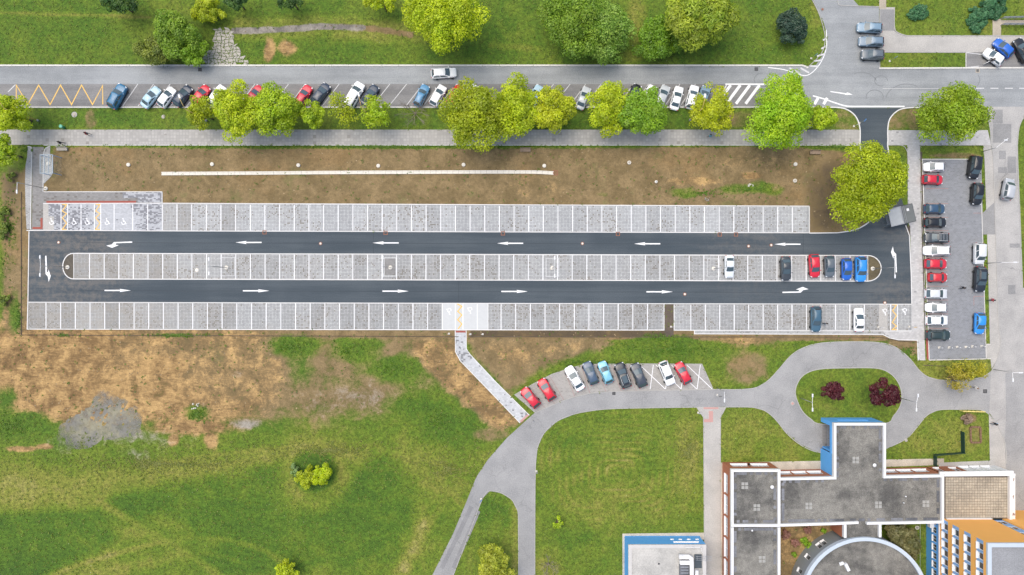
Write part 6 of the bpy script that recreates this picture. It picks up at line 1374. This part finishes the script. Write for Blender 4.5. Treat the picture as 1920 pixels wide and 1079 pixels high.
# rails, fences, planter
def rail(name, pts, h, mat, label, cat, posts=5, r_=.045, mids=()):
    x, y = W(*pts[0]); o = empty(name, (x, y, 0), label=label, cat=cat); P = [W(*p) for p in pts]; L = [(p[0] - x, p[1] - y) for p in P]
    m = MB(); m.tube([(*p, h) for p in L], r_, 8); m.part('rail', M[mat], o)
    for z in mids: m = MB(); m.tube([(*p, z) for p in L], r_ * .8, 8); m.part('rail', M[mat], o)
    for k in range(posts):
        t = k / (posts - 1) * (len(L) - 1); i = min(int(t), len(L) - 2); p = lerp(L[i], L[i + 1], t - i); m = MB(); m.tube([(*p, -.05), (*p, h)], r_ * .9, 8); m.part('post', M[mat], o)
    return o
rail('yellow_rail', [(1800, 770), (1840, 771)], 1.0, 'yellow_rail', 'yellow pipe rail above the brushwood heap', 'rail', 6, .07, (.55,))
rail('yellow_rail', [(1770, 709), (1800, 710)], 1.0, 'yellow_rail', 'yellow pipe rail under the golden bush', 'rail', 5, .07, (.55,))
rail('hand_rail', [(1876, 36), (1990, 33)], 1.0, 'metal_grey', 'steel hand rail above the tiled ramp', 'rail', 10, .06, (.35, .7))
rail('hand_rail', [(1876, 48), (1990, 48)], 1.0, 'metal_grey', 'steel hand rail below the tiled ramp', 'rail', 10, .06, (.35, .7))
fe = empty('metal_fence', (*W(1752, 872), 0), label='dark green metal fence round the corner of the lawn by the entrance', cat='fence')
for a, c_ in (((1750, 872), (1750, 853)), ((1750, 852), (1802, 848)), ((1802, 848), (1801, 808))):
    p = W(*a); q = W(*c_); L = dist(p, q); an_ = math.atan2(q[1] - p[1], q[0] - p[0]); n = max(2, int(L / 1.8))
    for k in range(n):
        t = lerp(p, q, (k + .5) / n); m = MB(); m.box((t[0], t[1], .55), (L / n - .08, .05, 1.0), an_); m.build('fence_panel', M['green_fence'], fe)
        t = lerp(p, q, k / n); m = MB(); m.box((t[0], t[1], .58), (.09, .09, 1.2), an_); m.build('post', M['green_fence'], fe)
pb = empty('brick_planter', (*W(1828, 815), 0), label='small brown brick rectangle laid in the lawn', cat='planter')
for a, c_ in (((1819, 801), (1837.5, 801)), ((1837.5, 801), (1838.5, 830)), ((1838.5, 830), (1820, 830)), ((1820, 830), (1819, 801))):
    p = W(*a); q = W(*c_); L = dist(p, q); n = int(L / .5); an_ = math.atan2(q[1] - p[1], q[0] - p[0])
    for k in range(n): t = lerp(p, q, (k + .5) / n); m = MB(); m.box((t[0], t[1], .08), (L / n - .05, .28, .2), an_); m.build('brick', plain('brown brick', (.22, .13, .08), .9, .15, 4), pb)
# loose stones on the bare strip
for i, (px, py, s_, l) in enumerate(((1408, 349, .38, 'pale broken concrete lump on the bare strip near the grass patch'), (1326, 374, .3, 'grey stone lump at the edge of the north bays'), (366, 762, .5, 'pale heap of cement on the clay ground'))):
    x, y = W(px, py); o = empty('rubble_heap', (x, y, -.04), label=l, cat='rubble')
    g = random.Random(i)
    for k in range(9):
        m = MB(); m.box((g.uniform(-1, 1) * s_ * 1.2, g.uniform(-1, 1) * s_, .08), (s_ * g.uniform(.3, .8), s_ * g.uniform(.3, .7), .22), g.uniform(0, 3), top=.6); m.part('stone', M['ring' if i != 1 else 'kerb_grey'], o)

# ------------------------------------------------------------------ people
def person_mesh(pose, cloth, legs, hair, seed):
    """one skinned body, walking along +x"""
    st, bend = pose
    J = {}; E_ = []; Rd = {}
    def v(n_, p, r_, par=None):
        J[n_] = p; Rd[n_] = r_
        if par: E_.append((par, n_))
    lean = bend
    top = lambda z: (math.sin(lean) * (z - .95), 0, .95 + math.cos(lean) * (z - .95))
    v('pelvis', (0, 0, .95), .15)
    for s_, nm in ((1, 'l'), (-1, 'r')):
        f = st * s_
        v('hip' + nm, (0, .1 * s_, .88), .10, 'pelvis'); v('knee' + nm, (.16 * f + .05, .1 * s_, .50), .068, 'hip' + nm); v('ankle' + nm, (.28 * f - .06, .1 * s_, .09), .045, 'knee' + nm); v('toe' + nm, (.28 * f + .12, .11 * s_, .04), .04, 'ankle' + nm)
    v('waist', top(1.12), .14, 'pelvis'); v('chest', top(1.34), .165, 'waist'); v('neck', top(1.50), .06, 'chest'); v('head0', top(1.60), .095, 'neck'); v('head1', top(1.72), .085, 'head0')
    h0 = J['head0']; v('nose', (h0[0] + .11, 0, h0[2] + .02), .018, 'head0')
    for s_, nm in ((1, 'l'), (-1, 'r')):
        f = -st * s_; c = top(1.42); v('sh' + nm, (c[0], .18 * s_, c[2]), .065, 'chest'); e = top(1.16); v('el' + nm, (e[0] + .12 * f, .25 * s_, e[2]), .047, 'sh' + nm); w_ = top(.92); v('wr' + nm, (w_[0] + .25 * f + .06, .25 * s_, w_[2]), .034, 'el' + nm)
        w_ = J['wr' + nm]; v('palm' + nm, (w_[0] + .02, w_[1], w_[2] - .07), .034, 'wr' + nm)
        for q in range(5):
            a = -.03 + .018 * q; ln = (.05, .075, .085, .08, .06)[q]; p = J['palm' + nm]; v('f%s%d' % (nm, q), (p[0] + a + (.035 if q == 0 else 0), p[1] - (.03 * s_ if q == 0 else 0), p[2] - ln), .009, 'palm' + nm)
    names = list(J); me = bpy.data.meshes.new('body'); me.from_pydata([J[k] for k in names], [(names.index(a), names.index(c)) for a, c in E_], [])
    o = bpy.data.objects.new('body_tmp', me); link(o); md = o.modifiers.new('s', 'SKIN'); sv = me.skin_vertices[0].data
    for i, k in enumerate(names): sv[i].radius = (Rd[k], Rd[k]); sv[i].use_root = (k == 'pelvis')
    o.modifiers.new('d', 'SUBSURF').levels = 1
    dg = bpy.context.evaluated_depsgraph_get(); m2 = bpy.data.meshes.new_from_object(o.evaluated_get(dg)); bpy.data.objects.remove(o)
    m2.materials.clear()
    for mt in (plain('skin', (.55, .34, .25), .6), cloth, legs, plain('dark shoes', (.03, .03, .03), .6)): m2.materials.append(mt)
    ch_ = Vector(top(1.5))
    for p in m2.polygons:
        c = p.center
        if c.z < .09: k = 3
        elif c.z < .90: k = 2 if abs(c.y) < .2 else 0
        elif (c - Vector(top(1.2))).dot(Vector((math.sin(lean), 0, math.cos(lean)))) > .29: k = 0
        else: k = 1
        if abs(c.y) > .2 and c.z < .93: k = 0
        p.material_index = k; p.use_smooth = True
    return m2, J
def person(px, py, hd, pose, cloth, legs, hair, label, seed=0, scale=1.0, bag=None):
    x, y = W(px, py); o = empty('person', (x, y, .012), R(hd), label=label, cat='person', group='people on foot'); o.scale = (scale,) * 3
    me, J = person_mesh(pose, plain('jacket %d' % seed, cloth, .8), plain('trousers %d' % seed, legs, .8), hair, seed)
    bo = bpy.data.objects.new('body', me); link(bo); bo.parent = o
    h = J['head1']; m = MB(); m.lathe([(.118, -.10), (.128, 0), (.118, .07), (.08, .115), (.03, .13)], (h[0] - .025, 0, h[2] - .02), 14); m.part('hair', plain('hair %d' % seed, hair, .7), o, True)
    if bag: m = MB(); c = J['chest']; m.box((c[0] - .2, 0, c[2] - .1), (.16, .3, .42), top=.85); m.part('backpack', plain('backpack %d' % seed, bag, .7), o)
    return o
person(120, 270, 180, (.9, .05), (.02, .02, .025), (.02, .02, .03), (.03, .025, .02), 'person in black clothes walking on the footpath above the pale bench', 1)
person(169, 253, 175, (.8, .05), (.45, .04, .03), (.06, .06, .08), (.06, .04, .03), 'person in a red jacket walking on the footpath below the verge', 2, bag=(.05, .05, .06))
person(1328, 257, 150, (.6, .05), (.10, .45, .55), (.25, .2, .18), (.12, .03, .025), 'person in a turquoise top under the sparse yellow tree', 3, bag=(.05, .35, .45))
person(1799, 540, 200, (.8, .12), (.03, .03, .035), (.03, .03, .035), (.03, .025, .02), 'person in dark clothes crossing the small side car park', 4)
person(1853, 563, 170, (.8, .05), (.40, .03, .045), (.04, .04, .05), (.04, .03, .03), 'person in a dark red jacket on the pavement of the side street', 5)
person(1822, 726, 150, (.9, .05), (.75, .74, .72), (.22, .2, .2), (.25, .15, .08), 'person in white walking on the drive near the golden bush', 6)
person(1858, 793, 190, (.7, .1), (.03, .04, .06), (.05, .06, .09), (.03, .025, .02), 'person in dark clothes on the pavement right of the lawn', 7, bag=(.25, .4, .55))
person(1543, 607, 100, (.4, .1), (.10, .13, .16), (.05, .06, .08), (.05, .04, .03), 'person in grey standing beside the dark blue estate car', 8)
person(1850, 118, 30, (.5, .6), (.03, .03, .035), (.03, .03, .04), (.04, .03, .02), 'person in black bending at the open door of the white hatchback', 9)
